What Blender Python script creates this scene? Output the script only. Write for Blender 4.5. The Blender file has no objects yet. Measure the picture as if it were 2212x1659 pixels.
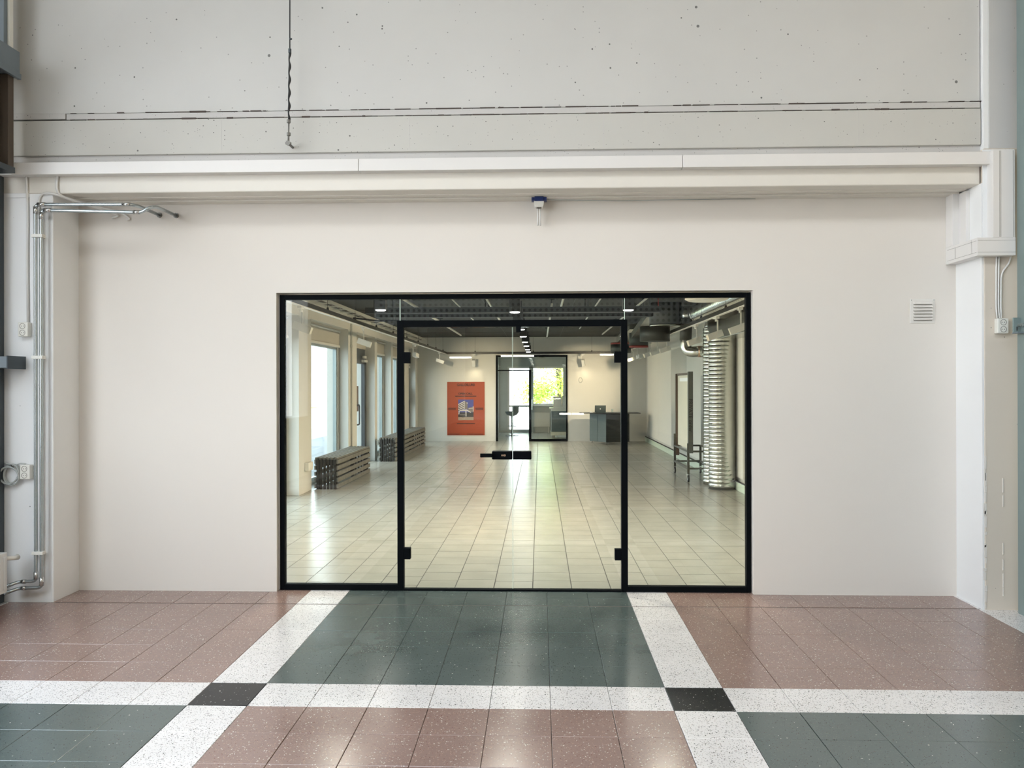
import bpy, math, random
from mathutils import Vector, Matrix
random.seed(7)
SC = bpy.context.scene
COL = SC.collection
PI = math.pi

# ------------------------------------------------------------------ camera
F, YAW, PIT, ROL, CH = 1761.98, .0340, .0014, -.0020, 1.562
SLOPE = .0096                                   # the hall floor rises gently towards the gallery
def cam_axes():
    cy, sy = math.cos(YAW), math.sin(YAW)
    f = Vector((-sy*math.cos(PIT), cy*math.cos(PIT), math.sin(PIT)))
    r = Vector((cy, sy, 0)); u = r.cross(f)
    c, s = math.cos(ROL), math.sin(ROL)
    return c*r + s*u, -s*r + c*u, f
_r, _u, _f = cam_axes()
cd = bpy.data.cameras.new('camera'); cam = bpy.data.objects.new('camera', cd); COL.objects.link(cam)
cd.sensor_fit = 'HORIZONTAL'; cd.sensor_width = 36; cd.lens = F/2212*36; cd.clip_end = 500; cd.clip_start = .05
m = Matrix((( _r.x, _u.x, -_f.x, 0), (_r.y, _u.y, -_f.y, 0), (_r.z, _u.z, -_f.z, CH), (0, 0, 0, 1)))
cam.matrix_world = m
SC.camera = cam

# ------------------------------------------------------------------ world, sun, exposure
w = bpy.data.worlds.new('sky'); SC.world = w; w.use_nodes = True
nt = w.node_tree; bg = nt.nodes['Background']
tc = nt.nodes.new('ShaderNodeTexCoord'); sx = nt.nodes.new('ShaderNodeSeparateXYZ'); rp = nt.nodes.new('ShaderNodeValToRGB')
nt.links.new(tc.outputs['Generated'], sx.inputs[0]); nt.links.new(sx.outputs['Z'], rp.inputs[0]); nt.links.new(rp.outputs[0], bg.inputs[0])
rp.color_ramp.elements[0].position = 0.0; rp.color_ramp.elements[0].color = (.88, .94, 1.0, 1)
rp.color_ramp.elements[1].position = .6; rp.color_ramp.elements[1].color = (.78, .89, 1.0, 1)
bg.inputs[1].default_value = 3.2
sd = bpy.data.lights.new('sun', 'SUN'); so = bpy.data.objects.new('sun', sd); COL.objects.link(so)
sd.energy = 12.0; sd.angle = .01; sd.color = (1, .95, .86)
so.rotation_euler = Vector((-1.0, .10, -1.0)).to_track_quat('-Z', 'Y').to_euler()     # from the right, high
SC.view_settings.view_transform = 'Standard'; SC.view_settings.look = 'None'
SC.view_settings.gamma = 1; SC.view_settings.use_curve_mapping = False
SC.view_settings.exposure = 1.18
SC.cycles.use_denoising = True
SC.cycles.max_bounces = 6; SC.cycles.diffuse_bounces = 3; SC.cycles.glossy_bounces = 2
SC.cycles.use_adaptive_sampling = True; SC.cycles.adaptive_threshold = .035; SC.cycles.adaptive_min_samples = 16
SC.cycles.transparent_max_bounces = 12; SC.cycles.sample_clamp_indirect = 6
SC.cycles.caustics_reflective = False; SC.cycles.caustics_refractive = False

# ------------------------------------------------------------------ materials
MATS = {}
def _new(name):
    mt = bpy.data.materials.new(name); mt.use_nodes = True
    MATS[name] = mt
    return mt, mt.node_tree, mt.node_tree.nodes['Principled BSDF']
def mat(name, col, rough=.5, metal=0., var=.06, scale=6., spec=.5, bump=0., bscale=40., emit=None, es=0.):
    """principled with a slight procedural colour variation and optional fine relief"""
    mt, t, b = _new(name)
    g = t.nodes.new('ShaderNodeNewGeometry'); n = t.nodes.new('ShaderNodeTexNoise'); n.inputs['Scale'].default_value = scale
    n.inputs['Detail'].default_value = 4
    t.links.new(g.outputs['Position'], n.inputs['Vector'])
    mx = t.nodes.new('ShaderNodeMix'); mx.data_type = 'RGBA'
    mx.inputs['A'].default_value = tuple(max(0, c*(1-var)) for c in col) + (1,)
    mx.inputs['B'].default_value = tuple(min(1, c*(1+var)) for c in col) + (1,)
    t.links.new(n.outputs['Fac'], mx.inputs['Factor']); t.links.new(mx.outputs['Result'], b.inputs['Base Color'])
    b.inputs['Roughness'].default_value = rough; b.inputs['Metallic'].default_value = metal
    b.inputs['Specular IOR Level'].default_value = spec
    if bump:
        n2 = t.nodes.new('ShaderNodeTexNoise'); n2.inputs['Scale'].default_value = bscale; n2.inputs['Detail'].default_value = 5
        t.links.new(g.outputs['Position'], n2.inputs['Vector'])
        bp = t.nodes.new('ShaderNodeBump'); bp.inputs['Strength'].default_value = bump; bp.inputs['Distance'].default_value = .004
        t.links.new(n2.outputs['Fac'], bp.inputs['Height']); t.links.new(bp.outputs['Normal'], b.inputs['Normal'])
    if emit:
        b.inputs['Emission Color'].default_value = emit + (1,); b.inputs['Emission Strength'].default_value = es
    return mt
def chips(t, vec, prev, scale, rad, dens, col):
    v = t.nodes.new('ShaderNodeTexVoronoi'); v.inputs['Scale'].default_value = scale
    t.links.new(vec, v.inputs['Vector'])
    a = t.nodes.new('ShaderNodeMath'); a.operation = 'LESS_THAN'; a.inputs[1].default_value = rad
    t.links.new(v.outputs['Distance'], a.inputs[0])
    s = t.nodes.new('ShaderNodeSeparateColor'); t.links.new(v.outputs['Color'], s.inputs[0])
    l = t.nodes.new('ShaderNodeMath'); l.operation = 'LESS_THAN'; l.inputs[1].default_value = dens
    t.links.new(s.outputs[0], l.inputs[0])
    p = t.nodes.new('ShaderNodeMath'); p.operation = 'MULTIPLY'
    t.links.new(a.outputs[0], p.inputs[0]); t.links.new(l.outputs[0], p.inputs[1])
    mx = t.nodes.new('ShaderNodeMix'); mx.data_type = 'RGBA'
    t.links.new(p.outputs[0], mx.inputs['Factor']); t.links.new(prev, mx.inputs['A']); mx.inputs['B'].default_value = col + (1,)
    return mx.outputs['Result']
def terrazzo(name, base, layers, rough=.20, spec=1.0):
    mt, t, b = _new(name)
    g = t.nodes.new('ShaderNodeNewGeometry')
    n = t.nodes.new('ShaderNodeTexNoise'); n.inputs['Scale'].default_value = 60
    t.links.new(g.outputs['Position'], n.inputs['Vector'])
    ad = t.nodes.new('ShaderNodeVectorMath'); ad.operation = 'MULTIPLY_ADD'
    t.links.new(n.outputs['Color'], ad.inputs[0]); ad.inputs[1].default_value = (.018, .018, .018); t.links.new(g.outputs['Position'], ad.inputs[2])
    n2 = t.nodes.new('ShaderNodeTexNoise'); n2.inputs['Scale'].default_value = 2.2; n2.inputs['Detail'].default_value = 6
    t.links.new(g.outputs['Position'], n2.inputs['Vector'])
    mx = t.nodes.new('ShaderNodeMix'); mx.data_type = 'RGBA'
    mx.inputs['A'].default_value = tuple(c*.86 for c in base)+(1,); mx.inputs['B'].default_value = tuple(min(1, c*1.14) for c in base)+(1,)
    t.links.new(n2.outputs['Fac'], mx.inputs['Factor'])
    o = mx.outputs['Result']
    for (sc, rad, dens, col) in layers: o = chips(t, ad.outputs[0], o, sc, rad, dens, col)
    t.links.new(o, b.inputs['Base Color'])
    rr = t.nodes.new('ShaderNodeMapRange'); rr.inputs['To Min'].default_value = rough*.7; rr.inputs['To Max'].default_value = rough*1.5
    t.links.new(n2.outputs['Fac'], rr.inputs['Value']); t.links.new(rr.outputs[0], b.inputs['Roughness'])
    b.inputs['Specular IOR Level'].default_value = spec
    return mt
def plaster(name, col, pits=0., pitscale=22., rough=.7, bump=.12, var=.05):
    mt, t, b = _new(name)
    g = t.nodes.new('ShaderNodeNewGeometry')
    n = t.nodes.new('ShaderNodeTexNoise'); n.inputs['Scale'].default_value = 1.6; n.inputs['Detail'].default_value = 8
    t.links.new(g.outputs['Position'], n.inputs['Vector'])
    mx = t.nodes.new('ShaderNodeMix'); mx.data_type = 'RGBA'
    mx.inputs['A'].default_value = tuple(c*(1-var) for c in col)+(1,); mx.inputs['B'].default_value = tuple(min(1, c*(1+var)) for c in col)+(1,)
    t.links.new(n.outputs['Fac'], mx.inputs['Factor'])
    o = mx.outputs['Result']
    if pits:
        o = chips(t, g.outputs['Position'], o, pitscale, .10, pits, tuple(c*.25 for c in col))
        o = chips(t, g.outputs['Position'], o, pitscale*.45, .075, pits*.8, tuple(c*.3 for c in col))
        o = chips(t, g.outputs['Position'], o, pitscale*2.2, .16, pits*.7, tuple(c*.55 for c in col))
    t.links.new(o, b.inputs['Base Color']); b.inputs['Roughness'].default_value = rough; b.inputs['Specular IOR Level'].default_value = .3
    n3 = t.nodes.new('ShaderNodeTexNoise'); n3.inputs['Scale'].default_value = 90; t.links.new(g.outputs['Position'], n3.inputs['Vector'])
    bp = t.nodes.new('ShaderNodeBump'); bp.inputs['Strength'].default_value = bump; bp.inputs['Distance'].default_value = .002
    t.links.new(n3.outputs['Fac'], bp.inputs['Height']); t.links.new(bp.outputs['Normal'], b.inputs['Normal'])
    return mt
def glass(name, tint, f0=.04):
    """thin clear pane: transparent with Fresnel-weighted mirror"""
    mt = bpy.data.materials.new(name); mt.use_nodes = True; t = mt.node_tree; t.nodes.clear(); MATS[name] = mt
    o = t.nodes.new('ShaderNodeOutputMaterial'); tr = t.nodes.new('ShaderNodeBsdfTransparent'); gl = t.nodes.new('ShaderNodeBsdfGlossy')
    gl.inputs['Roughness'].default_value = 0.0; tr.inputs['Color'].default_value = tint + (1,)
    lw = t.nodes.new('ShaderNodeLayerWeight'); lw.inputs['Blend'].default_value = .5
    pw = t.nodes.new('ShaderNodeMath'); pw.operation = 'POWER'; pw.inputs[1].default_value = 5
    ma = t.nodes.new('ShaderNodeMath'); ma.operation = 'MULTIPLY_ADD'; ma.inputs[1].default_value = 1-f0; ma.inputs[2].default_value = f0
    mx = t.nodes.new('ShaderNodeMixShader')
    t.links.new(lw.outputs['Facing'], pw.inputs[0]); t.links.new(pw.outputs[0], ma.inputs[0]); t.links.new(ma.outputs[0], mx.inputs[0])
    t.links.new(tr.outputs[0], mx.inputs[1]); t.links.new(gl.outputs[0], mx.inputs[2]); t.links.new(mx.outputs[0], o.inputs[0])
    return mt
def emission(name, col, st):
    mt = bpy.data.materials.new(name); mt.use_nodes = True; t = mt.node_tree; t.nodes.clear(); MATS[name] = mt
    o = t.nodes.new('ShaderNodeOutputMaterial'); e = t.nodes.new('ShaderNodeEmission')
    e.inputs[0].default_value = col + (1,); e.inputs[1].default_value = st; t.links.new(e.outputs[0], o.inputs[0])
    return mt

WHITECH = (.82, .78, .74)
terrazzo('terrazzo_white', (.80, .76, .735), [(130, .36, .34, (.36, .33, .31)), (90, .28, .20, (.07, .065, .065)), (160, .32, .16, (.20, .19, .18)), (190, .30, .12, (.55, .42, .36))])
terrazzo('terrazzo_green', (.085, .110, .104), [(150, .36, .30, (.105, .135, .12)), (110, .30, .20, (.02, .028, .026)), (70, .20, .035, (.55, .56, .5))])
terrazzo('terrazzo_brown', (.285, .185, .155), [(150, .36, .26, (.42, .27, .21)), (100, .30, .15, (.68, .60, .52)), (120, .3, .12, (.17, .07, .05)), (55, .15, .02, (.8, .75, .68))])
terrazzo('terrazzo_black', (.008, .009, .012), [(120, .3, .06, (.3, .3, .28)), (60, .17, .10, (.75, .7, .62))], spec=.35)
mat('joint_dark', (.16, .13, .11), .8)
mat('joint_rubber', (.10, .07, .06), .6)
plaster('plaster_white', (.79, .735, .665), 0, rough=.75, var=.02)
plaster('paint_white', (.90, .895, .88), .012, 20, rough=.6)
plaster('concrete_upper', (.64, .63, .60), .13, 16, rough=.8, var=.06)
plaster('concrete_band', (.60, .585, .54), .20, 26, rough=.8, var=.05)
plaster('concrete_ledge', (.60, .58, .555), .25, 40, rough=.8, var=.08)
plaster('pillar_beige', (.72, .635, .535), .02, 18, rough=.7)
plaster('pillar_grey', (.60, .585, .56), .05, 20, rough=.8)
mat('dark_crack', (.09, .07, .06), .9)
mat('trunk_white', (.80, .77, .735), .35, var=.015)
mat('beam_cream', (.78, .735, .655), .5, var=.02, bump=.1)
mat('black_frame', (.004, .005, .006), .5, var=.2, spec=.04)
glass('clear_glass', (.975, .99, .972), .038)
glass('window_glass', (.93, .97, .97), .03)
mat('glass_edge', (.62, .74, .62), .2, var=.05)
mat('pipe_grey', (.48, .53, .54), .22, metal=.75, var=.1)
mat('fitting_chrome', (.6, .6, .58), .18, metal=.9, var=.1)
mat('dull_metal', (.22, .21, .19), .5, metal=.5)
mat('cable_white', (.78, .76, .72), .45)
mat('cable_grey', (.42, .44, .42), .5)
mat('socket_cream', (.83, .81, .74), .35, var=.02)
mat('socket_hole', (.30, .28, .24), .5)
mat('pin_dark', (.05, .05, .05), .5)
mat('vent_cream', (.80, .76, .70), .4, var=.02)
mat('steel_green', (.25, .315, .30), .4, metal=.15, var=.08)
mat('steel_grey', (.20, .235, .26), .42, metal=.3, var=.12)
mat('steel_dark', (.06, .075, .085), .4, metal=.2)
mat('wood_brown', (.10, .075, .055), .6)
mat('radiator_white', (.84, .84, .82), .3, var=.02)
mat('rod_black', (.02, .02, .02), .5)
mat('blue_plastic', (.012, .03, .14), .4)
mat('brass', (.55, .38, .26), .3, metal=.8)
# gallery
mat('gallery_wall', (.66, .65, .60), .8, var=.03)
mat('gallery_wall_white', (.80, .78, .71), .6, var=.02)
mat('gallery_panel', (.60, .61, .57), .35, metal=.25, var=.03)
mat('ceiling_dark', (.040, .042, .038), .85, var=.25, scale=2.5)
mat('ceiling_beam', (.014, .018, .02), .6)
mat('conduit_white', (.62, .62, .56), .4)
mat('grout', (.07, .066, .058), .9)
mat('grey_tile', (.39, .375, .32), .23, var=.16, scale=3.5, spec=.6)
mat('window_alu', (.30, .35, .35), .35, metal=.4)
mat('door_dark', (.035, .04, .045), .35)
mat('blind_beige', (.50, .47, .40), .8)
mat('track_black', (.012, .012, .012), .4)
mat('track_white', (.75, .74, .70), .4)
mat('spot_white', (.74, .73, .68), .35, var=.02)
mat('spot_black', (.018, .02, .02), .5)
emission('spot_lens', (1, .84, .6), 4)
emission('downlight_lens', (1, .97, .9), 9)
emission('tube_light', (1, .95, .82), 11)
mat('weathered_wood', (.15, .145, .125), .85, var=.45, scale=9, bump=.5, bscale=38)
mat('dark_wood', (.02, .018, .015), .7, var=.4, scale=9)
mat('galvanised', (.62, .63, .58), .24, metal=.92, var=.12, scale=9)
mat('duct_dark', (.055, .06, .055), .55, metal=.2)
mat('duct_red', (.28, .035, .03), .5)
mat('poster_orange', (.33, .05, .013), .55, var=.02)
mat('poster_ink', (.045, .006, .004), .6)
mat('paper_white', (.78, .75, .68), .7)
mat('print_blue', (.045, .06, .27), .5, var=.15); mat('print_light', (.55, .52, .5), .5); mat('print_dark', (.02, .018, .02), .5)
mat('print_mid', (.17, .15, .14), .5); mat('print_ground', (.30, .23, .17), .5)
mat('cart_grey', (.115, .15, .155), .45); mat('cart_black', (.018, .018, .014), .35)
mat('laptop_silver', (.17, .21, .20), .35, metal=.5); mat('logo_white', (.9, .9, .88), .3)
mat('steel_frame', (.12, .12, .10), .35, metal=.7); mat('rubber', (.03, .03, .03), .6); mat('wheel_grey', (.5, .5, .47), .3, metal=.6)
mat('canvas_white', (.80, .76, .63), .7, var=.06, scale=3); mat('frame_wood', (.13, .09, .065), .5); mat('board_grey', (.16, .17, .15), .5)
mat('mint_board', (.66, .76, .62), .4)
mat('backroom_wall', (.58, .61, .60), .8); mat('stool_grey', (.20, .24, .24), .4); mat('chrome', (.7, .7, .7), .12, metal=1, var=.02)
mat('cabinet_grey', (.085, .12, .13), .4); mat('box_cream', (.70, .67, .55), .5); mat('worktop_white', (.80, .80, .78), .3)
mat('asphalt', (.23, .24, .25), .9, var=.15); mat('pavement', (.62, .61, .58), .9); mat('lawn', (.24, .38, .06), .9, var=.3)
mat('leaf_green', (.42, .55, .075), .6, var=.35, scale=2); mat('bark', (.12, .085, .06), .9)
mat('house_white', (.75, .76, .76), .7); mat('house_window', (.25, .34, .45), .2)
mat('warm_bounce', (.76, .62, .45), .8)  # for an unseen wall, toned to bounce warm light
mat('hall_grey', (.42, .42, .41), .8); mat('hall_white', (.78, .77, .75), .7); mat('hall_dark', (.16, .165, .17), .7)
mat('perforated_grey', (.38, .40, .40), .5); mat('perforation', (.012, .012, .012), .9)

# ------------------------------------------------------------------ mesh helpers (all give (verts, faces))
def box(x0, x1, y0, y1, z0, z1):
    v = [(x0,y0,z0),(x1,y0,z0),(x1,y1,z0),(x0,y1,z0),(x0,y0,z1),(x1,y0,z1),(x1,y1,z1),(x0,y1,z1)]
    return v, [(0,3,2,1),(4,5,6,7),(0,1,5,4),(1,2,6,5),(2,3,7,6),(3,0,4,7)]
def obox(c, ax, ay, az, hx, hy, hz):
    c = Vector(c); ax = Vector(ax).normalized(); ay = Vector(ay).normalized(); az = Vector(az).normalized()
    v0, f = box(-hx, hx, -hy, hy, -hz, hz)
    return [tuple(c + ax*a + ay*b + az*d) for a, b, d in v0], f
def tube(pts, r, n=10, cap=True):
    pts = [Vector(p) for p in pts]; rs = r if isinstance(r, (list, tuple)) else [r]*len(pts)
    v, f = [], []; side = None
    for i, p in enumerate(pts):
        d = (pts[min(i+1, len(pts)-1)] - pts[max(i-1, 0)]).normalized()
        if side is None:
            side = d.cross(Vector((0, 0, 1)) if abs(d.z) < .9 else Vector((0, 1, 0))).normalized()
        else:
            side = (side - d*side.dot(d)).normalized()
        up = d.cross(side)
        for k in range(n):
            a = 2*PI*k/n; v.append(tuple(p + (side*math.cos(a) + up*math.sin(a))*rs[i]))
    for i in range(len(pts)-1):
        for k in range(n):
            a, b = i*n+k, i*n+(k+1) % n; f.append((a, b, b+n, a+n))
    if cap: f.append(tuple(range(n-1, -1, -1))); f.append(tuple((len(pts)-1)*n+k for k in range(n)))
    return v, f
def bend(pts, rad=.03, n=5):
    """round the corners of a polyline"""
    P = [Vector(p) for p in pts]; out = [P[0]]
    for i in range(1, len(P)-1):
        a = (P[i-1]-P[i]); b = (P[i+1]-P[i]); q = min(rad, a.length*.49, b.length*.49)
        s = P[i] + a.normalized()*q; e = P[i] + b.normalized()*q
        for k in range(n+1):
            t = k/n; out.append(s*(1-t)**2 + P[i]*2*t*(1-t) + e*t*t)
    out.append(P[-1]); return out
def lathe(c, prof, n=24, axis='z'):
    v, f = [], []; c = Vector(c)
    for (r, h) in prof:
        for k in range(n):
            a = 2*PI*k/n; x, y = r*math.cos(a), r*math.sin(a)
            d = {'z': (x, y, h), 'y': (x, h, y), 'x': (h, x, y)}[axis]; v.append(tuple(c + Vector(d)))
    for i in range(len(prof)-1):
        for k in range(n):
            a, b = i*n+k, i*n+(k+1) % n; f.append((a, b, b+n, a+n))
    f.append(tuple(range(n-1, -1, -1))); f.append(tuple((len(prof)-1)*n+k for k in range(n)))
    return v, f
def prism(poly, y0, y1, axis='y'):
    """extrude a polygon given in (x,z) along y, or (y,z) along x, or (x,y) along z"""
    def P(a, b, h): return {'y': (a, h, b), 'x': (h, a, b), 'z': (a, b, h)}[axis]
    n = len(poly); v = [P(a, b, y0) for a, b in poly] + [P(a, b, y1) for a, b in poly]
    f = [tuple(range(n)), tuple(range(2*n-1, n-1, -1))] + [(k, k+n, (k+1) % n + n, (k+1) % n) for k in range(n)]
    return v, f

ROOT = {}
def _mesh(name, shapes, mats, origin):
    v, f, mi = [], [], []
    for s in shapes:
        sv, sf = s[0], s[1]; k = s[2] if len(s) > 2 else 0
        o = len(v); v += [(a-origin[0], b-origin[1], c-origin[2]) for a, b, c in sv]
        f += [tuple(o+i for i in q) for q in sf]; mi += [k]*len(sf)
    me = bpy.data.meshes.new(name); me.from_pydata(v, [], f)
    for mm in mats: me.materials.append(MATS[mm])
    if len(mats) > 1: me.polygons.foreach_set('material_index', mi)
    import bmesh
    b = bmesh.new(); b.from_mesh(me); bmesh.ops.recalc_face_normals(b, faces=b.faces); b.to_mesh(me); b.free()
    me.update(); return me
def add(name, shapes, mt, parent=None, bev=0, smooth=False, label=None, cat=None, group=None, kind=None):
    """link ONE mesh object; shapes in world coordinates (or in the root's frame for prototypes)"""
    if not isinstance(shapes, list): shapes = [shapes]
    mats = [mt] if isinstance(mt, str) else list(mt)
    if parent is None:
        P = [p for s in shapes for p in s[0]]
        L = ((min(p[0] for p in P)+max(p[0] for p in P))/2, (min(p[1] for p in P)+max(p[1] for p in P))/2, min(p[2] for p in P))
    else: L = ROOT[parent.name]
    me = _mesh(name, shapes, mats, L)
    o = bpy.data.objects.new(name, me); COL.objects.link(o)
    if parent is None: o.location = L
    else: o.parent = parent
    ROOT[o.name] = L
    if smooth:
        for p in me.polygons: p.use_smooth = len(p.vertices) == 4
    if bev:
        b = o.modifiers.new('edge', 'BEVEL'); b.width = bev; b.segments = 2; b.limit_method = 'ANGLE'; b.angle_limit = .6
    tag(o, label, cat, group, kind); return o
def tag(o, label=None, cat=None, group=None, kind=None):
    if label: o['label'] = label
    if cat: o['category'] = cat
    if group: o['group'] = group
    if kind: o['kind'] = kind
def thing(name, loc, label, cat, group=None, rotz=0, local=False):
    o = bpy.data.objects.new(name, None); COL.objects.link(o); o.location = loc; o.rotation_euler = (0, 0, rotz); o.empty_display_size = .1
    ROOT[o.name] = (0, 0, 0) if local else tuple(loc)
    tag(o, label, cat, group); return o
def copy_tree(src, loc, rotz, label):
    r = src.copy(); COL.objects.link(r); r.location = loc; r.rotation_euler = (0, 0, rotz); r['label'] = label
    for ch in src.children:
        c = ch.copy(); COL.objects.link(c); c.parent = r
        for g in ch.children:
            d = g.copy(); COL.objects.link(d); d.parent = c
    return r
def struct(name, shapes, mt, label=None, **k): return add(name, shapes, mt, label=label, kind='structure', **k)
ORD = ['first', 'second', 'third', 'fourth', 'fifth', 'sixth', 'seventh', 'eighth', 'ninth', 'tenth']

# ================================================================== HALL: floor
WY = 6.13           # face of the plastered wall
PY = 5.80           # face of pillars, beam and concrete above
fl = struct('floor', box(-12, 12, -40.2, .07, -.12, -.012), 'joint_dark', label='polished terrazzo floor of the hall')
fl.location = (0, 6.2, 0); fl.rotation_euler = (SLOPE, 0, 0)
# (the slab mesh was built about its own base, so put it back under the tiles)
for vtx in fl.data.vertices: vtx.co = (vtx.co.x, vtx.co.y + (-40.2+.07)/2, vtx.co.z - .12)
ROOT[fl.name] = (0, 0, 0)
T = .30; X0 = -1.75; R0 = 4.289 - 6.2          # column 0 left edge, far edge of the white row (local y)
def tile_kind(c, r):
    sc, sr = c % 8 == 0, r % 8 == 0
    if sc and sr: return 'black'
    if sc or sr: return 'white'
    return 'brown' if ((c // 8) + (r // 8)) % 2 else 'green'
def tkind(c, r):   # r = 0 white row, r>0 further away
    k = tile_kind(c, r)
    return k
TM = {}
def tile_mesh(kind, wx, wy):
    key = (kind, round(wx, 3), round(wy, 3))
    if key not in TM:
        g = .0012; e = .0015
        v = [(g, g, -.012), (wx-g, g, -.012), (wx-g, wy-g, -.012), (g, wy-g, -.012), (g, g, -e), (wx-g, g, -e), (wx-g, wy-g, -e), (g, wy-g, -e),
             (g+e, g+e, 0), (wx-g-e, g+e, 0), (wx-g-e, wy-g-e, 0), (g+e, wy-g-e, 0)]
        f = [(8,9,10,11), (0,1,5,4), (1,2,6,5), (2,3,7,6), (3,0,4,7), (4,5,9,8), (5,6,10,9), (6,7,11,10), (7,4,8,11)]
        me = bpy.data.meshes.new('tile'); me.from_pydata(v, [], f); me.materials.append(MATS['terrazzo_'+kind]); TM[key] = me
    return TM[key]
rows = []      # (row index, local y start, depth)
for r in range(-3, 6): rows.append((r, R0 + (r-1)*T, T))
rows.append((6, R0 + 5*T + .016, .195)); rows.append((7, R0 + 5*T + .211, .235))
seen = set()
half = lambda y: 1106/F*(y) + .25
for (r, y, d) in rows:
    yc = y + 6.2 + d
    for c in range(-12, 20):
        x = X0 + c*T
        if x + T < -half(yc) - .12 or x > half(yc) or yc < 3.35: continue
        k = tkind(c, r)
        o = bpy.data.objects.new('tile', tile_mesh(k, T, d)); COL.objects.link(o); o.parent = fl; o.location = (x, y, random.uniform(-.0006, .0004))
        seen.add((r, c))
# everything out of the picture: one field of the same tiles
QK = ['white', 'green', 'brown', 'black']; fv, ff, fm = [], [], []
for r in range(-120, 8):
    rr = [q for q in rows if q[0] == r]; y, d = (rr[0][1], rr[0][2]) if rr else (R0 + (r-1)*T, T)
    for c in range(-33, 38):
        if (r, c) in seen: continue
        x = X0 + c*T
        if x < -4.6 or x > 4.6: continue
        o = len(fv); g = .0012
        fv += [(x+g, y+g, 0), (x+T-g, y+g, 0), (x+T-g, y+d-g, 0), (x+g, y+d-g, 0)]; ff.append((o, o+1, o+2, o+3)); fm.append(QK.index(tkind(c, r)))
me = bpy.data.meshes.new('tile_field'); me.from_pydata(fv, [], ff)
for k in QK: me.materials.append(MATS['terrazzo_'+k])
me.polygons.foreach_set('material_index', fm); o = bpy.data.objects.new('tile_field', me); COL.objects.link(o); o.parent = fl; o['kind'] = 'stuff'
o = add('expansion_joint', box(-4.6, 4.6, R0+5*T+.002, R0+5*T+.014, -.01, -.002), 'joint_rubber', fl)

# ================================================================== HALL: walls
OX0, OX1, OZ1 = -1.999, 1.588, 2.266
struct('wall_front', [box(-4.0, OX0, WY, 6.34, -.06, 2.97), box(OX1, 3.4, WY, 6.34, -.06, 2.97), box(OX0, OX1, WY, 6.34, OZ1, 2.97)], 'plaster_white',
       'smooth white plastered wall around the glass front')
wu = struct('wall_upper', box(-4.4, 5.0, 5.99, 6.5, 2.98, 9.0), 'hall_grey', 'raw concrete wall high above the glass front')
add('concrete_panel', box(-4.2, 3.083, PY+.012, 6.05, 3.541, 9.0), 'concrete_upper', wu, bev=.004)
add('concrete_panel', box(-4.2, 3.083, PY, 6.05, 3.234, 3.489), 'concrete_band', wu, bev=.006)
lv = []
add('concrete_ledge', box(-3.43, 3.08, PY+.004, 6.05, 3.494, 3.537), 'concrete_ledge', wu, bev=.004)
add('concrete_ledge', box(-4.2, -3.438, PY+.004, 6.05, 3.500, 3.541), 'concrete_ledge', wu, bev=.004)
# dirty, broken joint lines above and below the ledge
ck = []
for z, n in ((3.5395, 210), (3.4915, 210)):
    x = -3.40
    while x < 3.05:
        l = random.uniform(.02, .16); h = random.choice([.0012, .002, .003, .0045, .007]) if random.random() < .92 else .012
        if random.random() < .86: ck.append(box(x, x+l, PY-.0006, PY+.03, z-h/2+random.uniform(-.001, .001), z+h/2))
        x += l*random.uniform(.8, 1.3)
add('joint_crack', ck, 'dark_crack', wu)
add('recess_strip', box(-4.2, 3.12, PY+.022, 6.05, 3.10, 3.236), 'concrete_ledge', wu)
add('paint_seam', [box(-2.29, -2.2875, PY-.001, PY+.01, 3.25, 3.488), box(-.93, -.927, PY-.001, PY+.01, 3.25, 3.488), box(.455, .459, PY-.001, PY+.01, 3.25, 3.488), box(2.24, 2.243, PY-.001, PY+.01, 3.25, 3.488)], 'concrete_ledge', wu)

bm_ = struct('beam', box(-3.905, 3.075, PY, 6.2, 2.958, 3.12), 'beam_cream', 'cream painted beam spanning above the glass front', bev=.008)
add('soffit_step', box(-3.5, 3.05, 5.93, 5.99, 2.951, 2.962), 'beam_cream', bm_, bev=.002)
add('soffit_step', box(-3.5, 3.05, 6.03, 6.13, 2.944, 2.962), 'beam_cream', bm_, bev=.002)
pl = struct('pillar', box(-3.93, -3.527, PY, 6.25, -.07, 2.96), 'paint_white', 'white pillar carrying the heating pipes', bev=.008)
add('pillar_cap', box(-3.94, -3.70, PY-.006, PY+.05, 2.93, 2.962), 'paint_white', pl, bev=.003)
pr = struct('pillar', box(3.085, 3.40, PY-.03, 6.25, -.07, 3.2), ['pillar_beige'], 'beige front pillar with white side beside the steel gate', bev=.006)
add('side_coat', box(3.072, 3.085, PY-.025, 6.2, -.06, 2.96), 'paint_white', pr)
add('front_coat', box(3.075, 3.29, PY-.036, PY-.028, 2.5, 3.19), 'paint_white', pr)
add('upper_shaft', box(3.125, 3.42, PY-.02, 6.25, 3.19, 9.0), 'pillar_grey', pr, bev=.004)
add('corner_strip', box(3.088, 3.126, PY-.016, 6.2, 3.19, 9.0), 'paint_white', pr, bev=.003)
rg = []
z = .02
while z < 1.05:
    rg.append(obox((3.088+random.uniform(-.004, .004), PY-.031, z), (1,0,0), (0,1,0), (0,0,1), random.uniform(.004, .012), .0025, random.uniform(.01, .05))); z += random.uniform(.03, .09)
for z in (.12, .2, .31, .42, .75, .86): rg.append(obox((3.208, PY-.032, z), (1,0,0), (0,1,0), (0,0,1), .003, .003, random.uniform(.02, .05)))
add('flaking_paint', rg, 'plaster_white', pr, bev=.001)

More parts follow.
